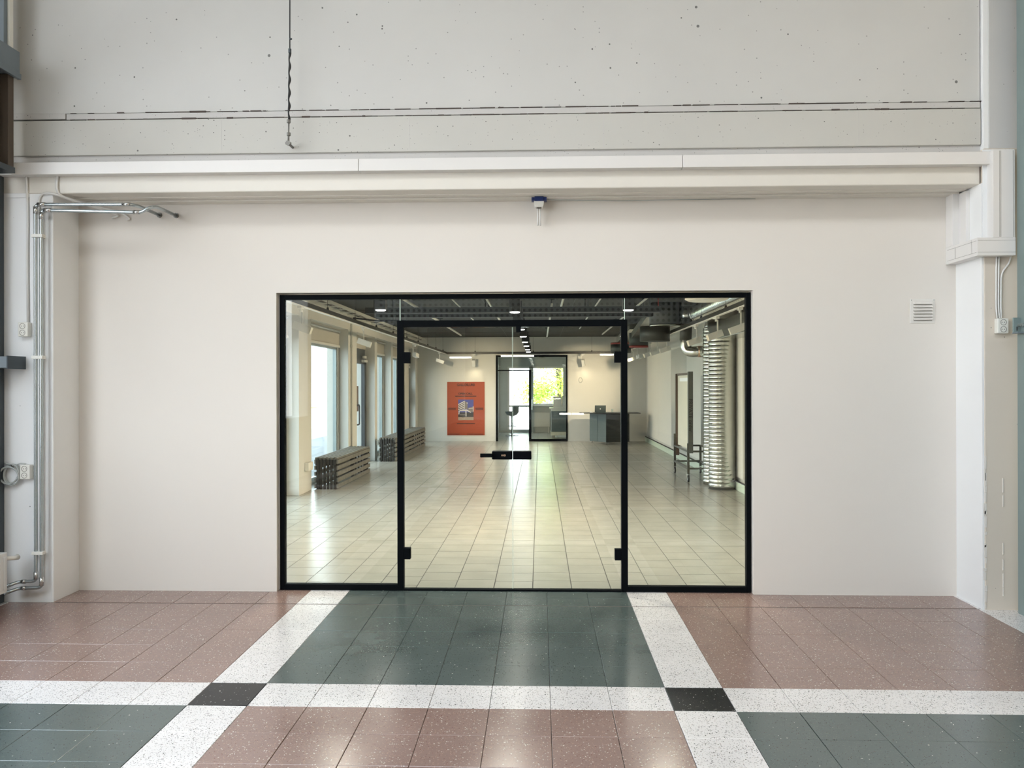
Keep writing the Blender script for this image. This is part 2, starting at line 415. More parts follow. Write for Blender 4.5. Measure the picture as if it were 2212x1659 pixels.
# unseen hall shell; heights, gaps and tones shaped to steer the light
struct('wall_right', box(4.6, 5.2, -36, 6.4, -.6, 14), 'warm_bounce', 'unseen hall side wall, made tall and warm to steer the light')  # height added to block the sun, colour to warm the right side
struct('wall_back', box(-4.6, 4.6, -35, -34.6, -.6, 7), 'hall_dark', 'unseen far end wall of the hall, kept dark to dim reflections')  # unseen, closed and darkened so the glass mirrors less brightness
struct('ceiling', [box(-4.6, 4.8, -36, -2.2, 6.6, 6.8), box(-4.6, 4.8, .3, 6.3, 6.6, 6.8)], 'hall_grey', 'unseen hall ceiling with a gap sized for top light')  # unseen; gap between the slabs shaped to let top light in
struct('wall_left', [box(-4.6, -4.3, -36, -2.6, -.6, 7.0), box(-4.6, -4.3, 4.3, 6.2, -.6, 7.0), box(-4.6, -4.3, -2.6, 4.3, -.6, 1.0), box(-4.6, -4.3, -2.6, 4.3, 5.0, 7.0)], 'hall_white', 'unseen white side wall of the hall with an opening sized for daylight')  # unseen; opening tuned for daylight from the left, white for bounce

# ================================================================== HALL: cable trunking
t = thing('cable_trunking', (0, 5.74, 3.08), 'white cable trunking running along the beam and down to the corner box', 'trunking')
def lid(x0, x1, **k): return add('lid', box(x0, x1, 5.725, PY+.05, 3.079, 3.166), 'trunk_white', t, bev=.003)
for a, b in ((-4.3, -3.790), (-3.788, -1.280), (-1.277, .999), (1.002, 3.135)): lid(a, b)
v = add('riser', box(3.103, 3.252, 5.69, PY, 2.566, 3.168), 'trunk_white', t, bev=.004)
add('seam', [box(3.147, 3.149, 5.6885, 5.70, 2.57, 3.16), box(3.155, 3.1565, 5.6885, 5.70, 2.57, 3.16), box(3.237, 3.2385, 5.6885, 5.70, 2.57, 3.16)], 'socket_hole', v)
h = add('corner_box', [box(2.997, 3.256, 5.69, PY-.031, 2.443, 2.567), box(2.997, 3.071, PY-.04, WY, 2.443, 2.567)], 'trunk_white', t, bev=.003)
add('seam', [box(2.999, 3.256, 5.6885, 5.70, 2.546, 2.5475), box(2.999, 3.256, 5.6885, 5.70, 2.465, 2.4665), box(2.9955, 2.998, 5.70, WY-.03, 2.545, 2.5465), box(2.9955, 2.998, 5.70, WY-.03, 2.466, 2.4675), box(2.9955, 2.998, 5.985, 5.988, 2.468, 2.545)], 'socket_hole', h)
add('drop_duct', box(3.0, 3.075, 6.03, WY, 2.567, 2.945), 'trunk_white', t, bev=.003)
add('drop_duct', box(3.045, 3.075, 5.93, 6.03, 2.567, 2.945), 'trunk_white', t, bev=.003)
add('slot', box(3.116, 3.154, PY-.0325, PY-.02, 2.916, 2.944), 'socket_hole', pr, bev=.006)

# ================================================================== HALL: heating pipes
def pipe(label, path, fit, base):
    t = thing('heating_pipe', base, label, 'pipe')
    add('run', tube(bend(path, .035), .0125, 12), 'pipe_grey', t, smooth=True)
    for a, b in fit: add('fitting', tube([a, b], .0155, 12), 'fitting_chrome', t, smooth=True)
    return t
pa = [(-3.80, 5.66, .135), (-3.74, 5.735, .158), (-3.615, 5.735, .162), (-3.615, 5.735, 2.866), (-2.93, 5.735, 2.860), (-2.897, 5.80, 2.862), (-2.897, WY+.01, 2.864)]
p1 = pipe('outer heating pipe with its bend higher than its neighbour', pa,
          [((-3.60, 5.735, 2.866), (-3.545, 5.735, 2.866)), ((-3.615, 5.735, 2.85), (-3.615, 5.735, 2.80)), ((-2.98, 5.735, 2.861), (-2.925, 5.735, 2.860)), ((-3.615, 5.735, .175), (-3.615, 5.735, .23)), ((-3.72, 5.735, .158), (-3.69, 5.735, .159))], (-3.615, 5.735, .135))
add('wall_flange', tube([(-2.897, WY-.012, 2.864), (-2.897, WY+.004, 2.864)], .020, 12), 'dull_metal', p1)
pb = [(-3.80, 5.655, .09), (-3.74, 5.735, .112), (-3.574, 5.735, .116), (-3.574, 5.735, 2.825), (-2.84, 5.735, 2.802), (-2.79, 5.735, 2.835), (-2.768, 5.80, 2.857), (-2.768, WY+.01, 2.860)]
p2 = pipe('inner heating pipe that kinks upward before entering the wall', pb,
          [((-3.555, 5.735, 2.825), (-3.50, 5.735, 2.823)), ((-3.574, 5.735, 2.81), (-3.574, 5.735, 2.76)), ((-2.90, 5.735, 2.804), (-2.855, 5.735, 2.8025)), ((-3.574, 5.735, .13), (-3.574, 5.735, .19)), ((-3.72, 5.735, .112), (-3.69, 5.735, .113))], (-3.574, 5.735, .09))
add('wall_flange', tube([(-2.768, WY-.012, 2.860), (-2.768, WY+.004, 2.860)], .020, 12), 'dull_metal', p2)
for z, nm in ((2.64, 'top'), (1.768, 'middle'), (.365, 'bottom')):
    c = add('pipe_clamp', [box(-3.637, -3.556, 5.715, 5.758, z-.012, z+.012), box(-3.60, -3.585, 5.755, PY+.002, z-.01, z+.01)], 'socket_cream', bev=.003,
            label='cream double pipe clamp, %s one of three on the pillar' % nm, cat='clamp', group='pipe clamps on the pillar')
add('pipe_clip', [box(-3.662, -3.648, 5.77, PY+.002, .335, .367), box(-3.668, -3.642, 5.755, 5.772, .328, .35)], 'radiator_white', bev=.003, label='small white empty clip low beside the heating pipes', cat='clip')

# radiator at the facade
t = thing('radiator', (-3.80, 5.3, .10), 'white panel radiator cut off by the picture edge', 'radiator')
add('panel', box(-3.80, -3.735, 4.2, 5.60, .115, .398), 'radiator_white', t, bev=.006)
for k in range(30): add('rib', box(-3.737, -3.727, 5.555-k*.045, 5.575-k*.045, .14, .37), 'radiator_white', t, bev=.004)
add('valve', tube([(-3.76, 5.58, .355), (-3.72, 5.66, .345), (-3.72, 5.69, .345)], [.014, .016, .02], 10), 'socket_cream', t, smooth=True)
add('bracket', box(-3.78, -3.75, 5.4, 5.45, -.02, .12), 'steel_dark', t)

# ================================================================== HALL: sockets, cables
def socket(x, z, y, label, side):
    t = thing('wall_socket', (x, y, z-.05), label, 'socket')
    add('housing', box(x-.038, x+.038, y-.045, y, z-.052, z+.052), 'socket_cream', t, bev=.006)
    for dz in (.024, -.024):
        o = add('outlet', lathe((x-side*.002, y-.0455, z+dz), [(.021, .004), (.021, -.0015), (.0185, -.0015), (.0165, .0025), (.0, .0025)], 20, 'y'), 'socket_hole', t)
        add('pin_hole', [box(x-.011, x-.007, y-.0455, y-.0425, z+dz-.003, z+dz+.003), box(x+.007, x+.011, y-.0455, y-.0425, z+dz-.003, z+dz+.003)], 'pin_dark', o)
    return t
socket(-3.724, 1.971, PY, 'cream double wall socket below the long white cable on the pipe pillar', 1)
socket(-3.711, .942, PY, 'cream double wall socket beside the coiled grey cable', 1)
socket(3.189, 1.964, PY-.03, 'cream double wall socket on the beige pillar', -1)
add('power_cable', tube(bend([(-3.718, PY-.012, 3.10), (-3.712, PY-.012, 3.02), (-3.708, PY-.012, 2.8), (-3.711, PY-.012, 2.4), (-3.706, PY-.012, 2.02)], .05), .0085, 8), 'cable_white', smooth=True, label='white cable running straight down to the upper socket on the pipe pillar', cat='cable')
add('power_cable', tube(bend([(-3.483, PY-.012, 3.10), (-3.492, PY-.012, 3.03), (-3.488, PY-.014, 2.96), (-3.45, 5.86, 2.93), (-3.38, 5.98, 2.915), (-3.34, 6.10, 2.91)], .06), .0095, 8), 'cable_white', smooth=True, label='white cable curving down from the trunking and under the beam', cat='cable')
add('power_cable', tube(bend([(-3.622, PY-.012, 2.8), (-3.622, PY-.012, 2.93), (-3.58, PY-.012, 2.965), (-3.50, PY-.016, 2.95), (-3.40, 5.90, 2.925), (-3.30, 6.02, 2.905), (-3.18, 6.11, 2.885), (-3.12, 6.118, 2.835), (-3.15, 6.118, 2.83)], .07), .008, 8), 'cable_white', smooth=True, label='white cable looping from the pipes over the corner of the pillar', cat='cable')
add('power_cable', tube(bend([(-3.60, PY-.012, 2.95), (-3.54, PY-.012, 2.958), (-3.46, 5.83, 2.935), (-3.32, 6.0, 2.90), (-3.20, 6.115, 2.86), (-3.26, 6.118, 2.845)], .05), .007, 8), 'cable_white', smooth=True, label='thin white cable bundled with the loop at the pillar corner', cat='cable')
co = []
for k in range(150):
    a = k*2*PI/30; rr = .062 + .009*math.sin(k*.31) ; co.append((-3.823+rr*math.cos(a)*1.02+.004*math.sin(k*.11), PY-.018-.024*abs(math.sin(k*.045)), .92+rr*math.sin(a)*1.08))
ct = thing('cable_coil', (-3.823, PY-.02, .84), 'coil of grey cable hanging beside the lower socket', 'cable')
add('coil', tube(co, .0058, 7), 'cable_grey', ct, smooth=True)
add('tail', tube(bend([(-3.80, PY-.03, .985), (-3.835, PY-.03, 1.0), (-3.87, PY-.026, 1.003)], .02), .0065, 7), 'cable_grey', ct, smooth=True)
add('lead', tube(bend([(-3.79, PY-.03, .985), (-3.765, PY-.02, 1.002), (-3.72, PY-.02, .998)], .02), .0045, 7), 'cable_grey', ct, smooth=True)
add('tie', tube([(-3.812, PY-.045, .995), (-3.812, PY-.02, .97), (-3.812, PY-.008, .995)], .003, 6), 'rod_black', ct)
for dx, lb in ((-.012, 'leftmost'), (.004, 'middle')):
    add('power_cable', tube(bend([(3.178+dx, PY-.040, 2.45), (3.174+dx, PY-.040, 2.38), (3.172+dx, PY-.040, 2.1), (3.180+dx, PY-.040, 2.01)], .06), .006, 8), 'cable_white', smooth=True, label='thin white cable on the beige pillar, %s of three above the socket' % lb, cat='cable')
add('power_cable', tube(bend([(3.262, PY-.040, 2.45), (3.25, PY-.040, 2.40), (3.195, PY-.040, 2.33), (3.192, PY-.040, 2.1), (3.196, PY-.040, 2.01)], .05), .006, 8), 'cable_white', smooth=True, label='white cable slanting from the corner box down to the beige pillar socket', cat='cable')

# vent
t = thing('air_vent', (2.827, WY, 2.014), 'small cream square air vent with louvres on the plastered wall', 'vent')
add('plate', box(2.737, 2.918, WY-.006, WY+.002, 2.014, 2.193), 'vent_cream', t, bev=.002)
add('recess', box(2.762, 2.895, WY-.0075, WY-.004, 2.032, 2.172), 'socket_hole', t)
for k in range(6):
    z = 2.150 - k*.0232
    add('louvre', prism([(WY-.007, z+.022), (WY-.008, z+.022), (WY-.024, z+.004), (WY-.022, z+.002), (WY-.007, z+.008)], 2.760, 2.897, 'x'), 'vent_cream', t)
for x in (2.746, 2.909): add('screw', lathe((x, WY-.006, 2.184), [(.003, 0), (.003, -.0015)], 10, 'y'), 'fitting_chrome', t)

# blue sensor hanging from the soffit
t = thing('ceiling_sensor', (-.003, 6.05, 2.74), 'blue and cream junction box with two hanging tubes under the beam', 'sensor')
add('clip', [box(-.058, .054, 6.02, 6.08, 2.924, 2.949), box(-.035, .031, 6.012, 6.086, 2.919, 2.953), box(-.05, -.042, 6.014, 6.02, 2.93, 2.944)], 'blue_plastic', t, bev=.002)
add('housing', prism([(-.040, 2.921), (.034, 2.921), (.034, 2.905), (.026, 2.876), (-.032, 2.876), (-.040, 2.905)], 6.015, 6.085), 'socket_cream', t, bev=.004)
for x in (-.0115, .0055):
    add('tube', tube([(x, 6.04, 2.878), (x, 6.04, 2.742)], .0055, 10), 'cable_white', t, smooth=True)
    add('gland', tube([(x, 6.04, 2.884), (x, 6.04, 2.868)], .009, 10), 'wood_brown', t)
add('sensor_wire', tube([(.05, 6.06, 2.938), (.25, 6.07, 2.936), (.6, 6.08, 2.928), (1.0, 6.09, 2.936), (1.6, 6.10, 2.939)], .003, 6), 'cable_grey', smooth=True, label='thin grey wire sagging along the underside of the beam', cat='wire')

# rod and twisted wire in front of the concrete
t = thing('hanging_wire', (-1.77, 5.70, 3.26), 'black hanging wire ending in a metal turnbuckle on the concrete', 'wire')
add('rod', tube([(-1.752, 5.70, 6.5), (-1.759, 5.70, 3.92)], .0045, 8), 'rod_black', t)
tw = []
for k in range(61):
    z = 3.93-.49*k/60; tw.append((-1.760-.007*k/60+.003*math.sin(k*.55), 5.70+.003*math.cos(k*.55), z))
add('twisted_wire', tube(tw, [.0075+.0022*math.sin(k*.55) for k in range(61)], 8), 'rod_black', t, smooth=True)
add('clamp', lathe((-1.759, 5.70, 3.925), [(.0, -.02), (.011, -.014), (.011, .014), (.0, .02)], 10), 'steel_dark', t)
add('turnbuckle', tube([(-1.767, 5.70, 3.44), (-1.768, 5.70, 3.35), (-1.77, 5.70, 3.275)], [.006, .005, .008], 8), 'dull_metal', t, smooth=True)
for z in (3.428, 3.337): add('nut', lathe((-1.768, 5.70, z), [(.006, -.014), (.014, -.010), (.014, .010), (.006, .014)], 8), 'dull_metal', t)
add('anchor', [tube([(-1.77, 5.70, 3.272), (-1.77, PY+.005, 3.272)], .009, 10), lathe((-1.77, 5.695, 3.272), [(.017, 0), (.017, -.008)], 10, 'y'), box(-1.79, -1.752, 5.69, 5.71, 3.266, 3.280)], 'dull_metal', t)
add('bolt', lathe((-1.752, 5.70, 4.01), [(.0, -.008), (.009, -.004), (.009, .004), (.0, .008)], 8), 'steel_dark', t)

# steel facade pieces at the picture's left edge
t = thing('facade_window', (-3.75, 5.0, 3.09), 'grey steel facade beam and window frame at the upper picture corner', 'window frame')
add('beam', box(-4.0, -3.68, 1.0, 5.66, 3.745, 3.93), 'steel_grey', t, bev=.004)
add('lip', box(-3.70, -3.672, 1.0, 5.665, 3.735, 3.775), 'steel_grey', t, bev=.003)
add('upper_post', box(-3.85, -3.73, 5.56, 5.62, 3.93, 6.5), 'steel_grey', t, bev=.004)
add('upper_trim', box(-3.735, -3.715, 5.60, 5.64, 3.93, 6.5), 'socket_cream', t)
add('frame_post', box(-3.80, -3.705, 5.57, 5.63, 3.09, 3.745), 'wood_brown', t, bev=.003)
add('frame_post', box(-3.80, -3.715, 5.47, 5.487, 3.09, 3.745), 'steel_grey', t)
add('frame_post', box(-3.80, -3.71, 5.30, 5.42, 3.09, 3.745), 'wood_brown', t)
add('sill', box(-3.82, -3.69, 1.0, 5.62, 3.06, 3.10), 'steel_dark', t)
add('pane', box(-3.775, -3.765, 5.49, 5.57, 3.10, 3.745), 'window_glass', t)
t = thing('facade_rail', (-3.9, 5.65, 1.68), 'dark grey steel rail end poking in beside the pipe pillar', 'rail')
add('bar', box(-4.6, -3.735, 5.60, PY, 1.690, 1.772), 'steel_grey', t, bev=.004)
add('end_plate', box(-3.737, -3.729, 5.595, PY, 1.684, 1.776), 'steel_dark', t)
struct('trim_1', [box(-4.05, -3.885, 5.6, 5.79, -.06, 3.1)], 'steel_dark', 'dark steel facade post behind the pipe pillar')

# gate at the right edge
t = thing('steel_gate', (3.33, 5.6, -.02), 'grey green steel gate post at the picture edge beside the beige pillar', 'gate')
add('post', box(3.268, 3.40, 5.575, 5.70, -.08, 6.55), 'steel_green', t, bev=.004)
add('edge_trim', box(3.262, 3.275, 5.565, 5.578, -.08, 6.55), 'window_alu', t)
add('leaf', box(3.30, 3.34, 3.9, 5.57, -.02, 2.4), 'steel_green', t, bev=.004)
lp = add('latch_plate', box(3.215, 3.302, 5.652, 5.664, 1.912, 2.014), 'steel_green', t, bev=.003)
add('latch_edge', [box(3.296, 3.305, 5.60, 5.664, 1.908, 2.018), box(3.215, 3.30, 5.60, 5.664, 1.905, 1.913)], 'steel_grey', lp)
add('knob', lathe((3.252, 5.652, 1.962), [(.010, .004), (.010, -.02), (.014, -.02), (.014, -.035), (.0, -.037)], 14, 'y'), 'fitting_chrome', lp)
add('slot', box(3.236, 3.243, 5.650, 5.654, 1.925, 1.952), 'pin_dark', lp)

# ================================================================== SHOPFRONT
FY0, FY1 = 6.178, 6.232
t = thing('shopfront', (-.2, 6.2, 0), 'large glass front framed in black metal in the white wall', 'glass front')
def bar(n, a, b, c, d, y0=FY0, y1=FY1): return add(n, box(a, b, y0, y1, c, d), 'black_frame', t, bev=.002)
bar('frame_jamb', OX0+.010, -1.953, .0, 2.256); bar('frame_jamb', 1.549, OX1-.007, .0, 2.256)
bar('frame_head', -1.953, 1.549, 2.219, 2.256)
bar('door_jamb', -1.086, -1.037, .0, 2.056); bar('door_jamb', .614, .662, .0, 2.056)
bar('transom', -1.037, .614, 2.006, 2.056)
bar('sill', -1.953, -1.086, .0, .044); bar('sill', .662, 1.549, .0, .042); bar('threshold', -1.037, .614, -.004, .012)
bar('strike_plate', -.178, -.142, 1.96, 2.007, 6.165, 6.21)
for (a, b, c, d) in ((-1.953, -1.068, .044, 2.219), (-1.062, .639, 2.056, 2.219), (.645, 1.549, .042, 2.219)):
    add('pane', box(a, b, 6.196, 6.204, c, d), 'clear_glass', t)
add('glass_joint', box(-1.068, -1.062, 6.194, 6.206, 2.056, 2.219), 'glass_edge', t); add('glass_joint', box(.639, .645, 6.194, 6.206, 2.056, 2.219), 'glass_edge', t)
add('sealant', box(OX0, OX0+.010, 6.19, 6.22, .0, 2.26), 'plaster_white', t)
def leaf(x0, x1, side, label):
    d = thing('glass_door', ((x0+x1)/2, 6.2, .014), label, 'door')
    add('pane', box(x0, x1, 6.196, 6.204, .016, 2.002), 'clear_glass', d)
    hx = (x0-.004, x0+.046) if side < 0 else (x1-.046, x1+.004)
    for z in (.238, 1.730): add('hinge', box(hx[0], hx[1], 6.176, 6.224, z, z+.085), 'black_frame', d, bev=.003)
    add('meeting_edge', box(*((x1-.0015, x1+.0002) if side < 0 else (x0-.0002, x0+.0015)), 6.1955, 6.2045, .016, 2.002), 'glass_edge', d)
    return d
d1 = leaf(-1.033, -.2085, -1, 'frameless glass door leaf with lock handle, hinged beside the left side pane')
d2 = leaf(-.2045, .610, 1, 'frameless glass door leaf without handle, hinged beside the right side pane')
lk = add('lock_case', box(-.363, -.2095, 6.165, 6.235, .999, 1.062), 'black_frame', d1, bev=.006)
add('lever', [box(-.45, -.36, 6.130, 6.148, 1.018, 1.047), box(-.385, -.36, 6.14, 6.17, 1.02, 1.045)], 'black_frame', lk, bev=.003)
add('key_cylinder', [lathe((-.266, 6.168, 1.031), [(.0085, .003), (.0085, -.006), (.0, -.006)], 12, 'y'), box(-.292, -.266, 6.163, 6.168, 1.025, 1.037)], 'brass', lk)
add('strike_case', box(-.2035, -.064, 6.165, 6.235, .999, 1.062), 'black_frame', d2, bev=.006)

# ================================================================== GALLERY: shell
GX0, GX1, GY0, GY1, GZ = -3.41, 2.96, 6.34, 22.70, 2.90
gf = struct('floor', box(-3.75, 3.2, 6.236, 27.0, -.15, -.0025), 'grout', label='grey tiled floor inside the gallery')
gorg = ROOT[gf.name]
GT, GD = .300, .286
def gmesh(w, d):
    g = .003
    v, f = box(g, w-g, g, d-g, -.006, 0); me = bpy.data.meshes.new('tile'); me.from_pydata(v, [], f); me.materials.append(MATS['grey_tile']); return me
gm = gmesh(GT, GD); gshort = {}
fv, ff = [], []
gc0 = -.058 - 13*GT
offs = [random.uniform(0, 1) for _ in range(40)]
n_tile = 0
for c in range(0, 26):
    x = gc0 + c*GT
    if x > 3.1: continue
    y = 6.24 - GD*offs[c]; k = 0
    while y < 26.9:
        y0, y1 = max(y, 6.24), min(y+GD, 26.9)
        x0, x1 = max(x, -3.74), min(x+GT, 3.19)
        vis = abs(x+GT/2+.2) < (1.93*(y+GD/2)/6.2+.15) and -3.45 < x < 2.98
        if y1 - y0 < GD-.001 or x1-x0 < GT-.001 or not vis or y > 10.6 or n_tile >= 300:
            g = .004; o = len(fv)
            if y1-y0 > .01: fv += [(x0+g, y0+g, 0), (x1-g, y0+g, 0), (x1-g, y1-g, 0), (x0+g, y1-g, 0)]; ff.append((o, o+1, o+2, o+3))
        else:
            o = bpy.data.objects.new('tile', gm); COL.objects.link(o); o.parent = gf
            o.location = (x-gorg[0], y-gorg[1], -gorg[2]+random.uniform(-.0005, .0004)); n_tile += 1
        y += GD
me = bpy.data.meshes.new('tile_field'); me.from_pydata([(a-gorg[0], b-gorg[1], c-gorg[2]) for a, b, c in fv], [], ff); me.materials.append(MATS['grey_tile'])
o = bpy.data.objects.new('tile_field', me); COL.objects.link(o); o.parent = gf; o['kind'] = 'stuff'

gc = struct('ceiling', box(-4.0, 3.3, 6.30, 27.2, GZ, 3.1), 'ceiling_dark', label='dark painted concrete ceiling of the gallery')
for x in (-2.3, -.9, .55, 2.0): add('panel_joint', box(x, x+.012, 6.4, 22.6, GZ-.004, GZ+.01), 'ceiling_beam', gc)
for y in (8.2, 10.2, 14.4, 16.6, 18.8, 20.6): add('panel_joint', box(-3.4, 2.95, y, y+.012, GZ-.004, GZ+.01), 'ceiling_beam', gc)
for k, y in enumerate((11.85, 12.62)):
    add('ceiling_beam', [box(-2.55, 1.75, y, y+.012, 2.625, 2.70), box(-2.55, 1.75, y, y+.16, 2.62, 2.626), box(-2.55, 1.75, y+.148, y+.16, 2.625, 2.70)] +
        [box(x, x+.012, y+.07, y+.082, 2.625, GZ) for x in (-2.3, -.8, .7, 1.6)], 'ceiling_beam',
        label='dark steel cable tray across the gallery ceiling, %s one' % ('nearer' if k == 0 else 'farther'), cat='cable tray', group='cable trays under the gallery ceiling')
struct('wall_back', [box(-3.6, -1.222, GY1, GY1+.15, 0, GZ), box(.770, 3.2, GY1, GY1+.15, 0, GZ), box(-1.222, .770, GY1, GY1+.15, 2.395, GZ)], 'gallery_wall', label='grey white back wall of the gallery')
wr = struct('wall_right', box(GX1, 3.25, 6.34, 22.8, 0, GZ), 'gallery_wall', label='right hand gallery wall lit by spotlights')
for k, (a, b) in enumerate(((14.0, 16.4), (16.41, 18.3), (18.31, 20.25), (20.26, 22.2))):
    add('panel', box(GX1-.03, GX1, a, b, .19, 2.33), 'gallery_wall_white' if k != 1 else 'gallery_panel', wr, bev=.002)
add('panel', box(GX1-.03, GX1, 11.9, 13.99, .19, 2.33), 'gallery_wall_white', wr, bev=.002)
add('ledge', box(GX1-.06, GX1, 11.9, 22.2, 2.33, 2.37), 'gallery_wall_white', wr)
bb = struct('baseboard_right', box(GX1-.05, GX1, 9.0, 22.68, .0, .125), 'mint_board', label='pale mint skirting box along the right gallery wall', bev=.003)
add('top_groove', box(GX1-.052, GX1-.03, 9.0, 22.68, .125, .14), 'rubber', bb)

# left wall: piers, windows, doors
WX = -3.63
wl = struct('wall_left', [box(-3.75, GX0, 6.34, 22.8, 2.56, GZ), box(-3.75, WX+.02, 6.34, 22.8, -.02, .06)], 'gallery_wall', label='window wall of the gallery with piers between the openings')
PIERS = [(6.34, 9.0), (11.45, 12.08), (14.44, 15.11), (16.78, 17.02), (18.63, 18.85), (20.50, 21.15), (22.30, 22.72)]
for a, b in PIERS: add('pier', box(-3.80, GX0, a, b, 0, 2.57), 'gallery_wall', wl, bev=.006)
GAPS = [('w', 9.0, 11.45), ('w', 12.08, 14.44), ('d', 15.11, 16.78), ('w', 17.02, 18.63), ('w', 18.85, 20.50), ('d', 21.15, 22.30)]
wn = dn = 0
for kind, a, b in GAPS:
    if kind == 'w':
        wn += 1
        lab = ['tall window of the gallery nearest the glass front', 'tall window behind the nearer slatted bench', 'tall narrow window just past the first glazed side door', 'tall narrow window farther past the first side door'][wn-1]
        t = struct('window_%d' % wn, [box(WX-.03, WX+.03, a, a+.05, .06, 2.24), box(WX-.03, WX+.03, b-.12, b, .06, 2.24), box(WX-.03, WX+.03, a, b, 2.20, 2.24), box(WX-.03, WX+.03, a, b, .05, .10)], 'window_alu', lab)
        add('pane', box(WX-.006, WX+.002, a+.05, b-.12, .10, 2.20), 'window_glass', t)
        add('mullion', box(WX+.0, WX+.05, b-.075, b-.045, .06, 2.24), 'track_white', t)
        bl = add('blind_box', box(WX-.04, WX+.06, a, b, 2.27, 2.56), 'blind_beige', t)
        add('blind_rail', box(WX-.02, WX+.075, a, b, 2.235, 2.275), 'gallery_wall', t, bev=.004)
        add('head_tube', tube([(WX+.13, a+.05, 2.50), (WX+.13, b-.25, 2.50)], .016, 8), 'track_white', t, smooth=True)
    else:
        dn += 1
        t = struct('door_%d' % dn, [box(WX-.03, WX+.04, a, a+.09, 0, 2.05), box(WX-.03, WX+.04, b-.16, b, 0, 2.05), box(WX-.03, WX+.04, a, b, 2.0, 2.10), box(WX-.03, WX+.04, a, b, .0, .09)], 'door_dark',
                   ['dark framed glazed side door between the two benches', 'dark framed glazed side door at the far end of the window wall'][dn-1])
        add('pane', box(WX-.005, WX+.003, a+.09, b-.16, .09, 2.0), 'window_glass', t)
        add('over_panel', box(WX-.03, WX+.03, a, b, 2.30, 2.57), 'blind_beige', t)
        add('over_panel', box(WX-.03, WX+.01, a, b, 2.10, 2.30), 'steel_dark', t)
        add('closer', [box(WX+.04, WX+.10, b-.45, b-.15, 2.03, 2.08), box(WX+.05, WX+.09, b-.40, b-.20, 2.11, 2.16)], 'spot_white', t)
        yh = a + .72
        add('handle', tube(bend([(WX+.03, yh-.28, 1.18), (WX+.10, yh-.1, 1.18), (WX+.10, yh+.02, 1.18), (WX+.10, yh+.02, .80), (WX+.10, yh-.1, .80), (WX+.03, yh-.28, .80)], .04), .016, 8), 'door_dark', t, smooth=True)
        add('lock_plate', box(WX+.003, WX+.03, a+.75, a+.98, 1.05, 1.55), 'frame_wood', t)
add('wall_conduit', [tube([(GX0+.02, 14.62, 0.05), (GX0+.02, 14.62, 2.86)], .016, 8), box(GX0, GX0+.04, 14.59, 14.65, 2.25, 2.29)], 'conduit_white', label='white conduit running up the broad pier before the side door', cat='conduit')
add('wall_conduit', tube(bend([(GX0+.03, 14.64, 2.78), (GX0+.5, 14.7, 2.73), (GX0+1.0, 14.7, 2.73)], .05), .014, 8), 'track_black', label='short black conduit branching off under the ceiling above the side door', cat='conduit')
add('socket_box', box(GX0, GX0+.06, 11.72, 11.95, .32, .44), 'gallery_wall_white', bev=.006, label='white socket box low on the nearest gallery pier', cat='socket')
add('socket_box', box(GX0, GX0+.06, 16.85, 16.98, .32, .42), 'gallery_wall_white', bev=.006, label='white socket box on the pier beside the far bench', cat='socket')

# cable ladder high on the window wall
t = thing('cable_ladder', (-3.25, 14, 2.78), 'cable ladder filled with wires along the window wall ceiling', 'cable tray')
add('rail', [box(-3.38, -3.37, 8, 22.4, 2.79, 2.84), box(-3.14, -3.13, 8, 22.4, 2.79, 2.84)], 'conduit_white', t)
for k in range(28): add('rung', box(-3.38, -3.13, 8.2+k*.5, 8.23+k*.5, 2.795, 2.81), 'conduit_white', t)
for k in range(5):
    add('wire', tube([(-3.34+.045*k+random.uniform(-.012, .012), 8+i*.72, 2.822+random.uniform(-.006, .012)) for i in range(21)], .009, 5), random.choice(['rod_black', 'cable_grey', 'wood_brown']), t)

# ceiling conduits and pipes
for k, (x, r, y0, y1, zz, lb) in enumerate(((-1.95, .022, 7, 20.2, 2.80, 'thick pale sprinkler pipe on the window side of the gallery ceiling'), (-1.26, .010, 7, 17.0, 2.80, 'thin pale conduit left of the middle of the gallery ceiling'),
        (-.76, .018, 7, 15.8, 2.80, 'pale flat conduit just left of the central lamp row'), (.34, .018, 7, 14.6, 2.80, 'pale conduit just right of the central lamp row'),
        (.876, .012, 7, 18.0, 2.80, 'thin pale conduit right of the middle of the gallery ceiling'), (1.53, .016, 9.5, 20.0, 2.80, 'pale bracketed pipe nearest the duct side of the ceiling'), (.18, .018, 11.9, 20.0, 2.74, 'pale pipe with sprinkler head in the middle of the ceiling'))):
    t = thing('ceiling_conduit', (x, y0, zz), lb, 'conduit')
    add('pipe', tube([(x, y0, zz), (x, y1, zz)], r, 8), 'conduit_white', t, smooth=True)
    if r > .012:
        y = y0+.6
        while y < y1:
            add('hanger', [box(x-.006, x+.006, y, y+.012, zz, GZ), box(x-.05, x+.05, y-.01, y+.02, GZ-.03, GZ-.015)], 'ceiling_beam', t); y += 2.1
    add('end_cap', lathe((x, y1, zz), [(r*1.6, -.03), (r*1.6, .03)], 10, 'y'), 'duct_dark', t)
add('smoke_detector', lathe((.27, 14.8, GZ), [(.055, 0), (.055, -.03), (.035, -.05), (.0, -.05)], 16), 'spot_white', label='round white smoke detector on the gallery ceiling', cat='detector')

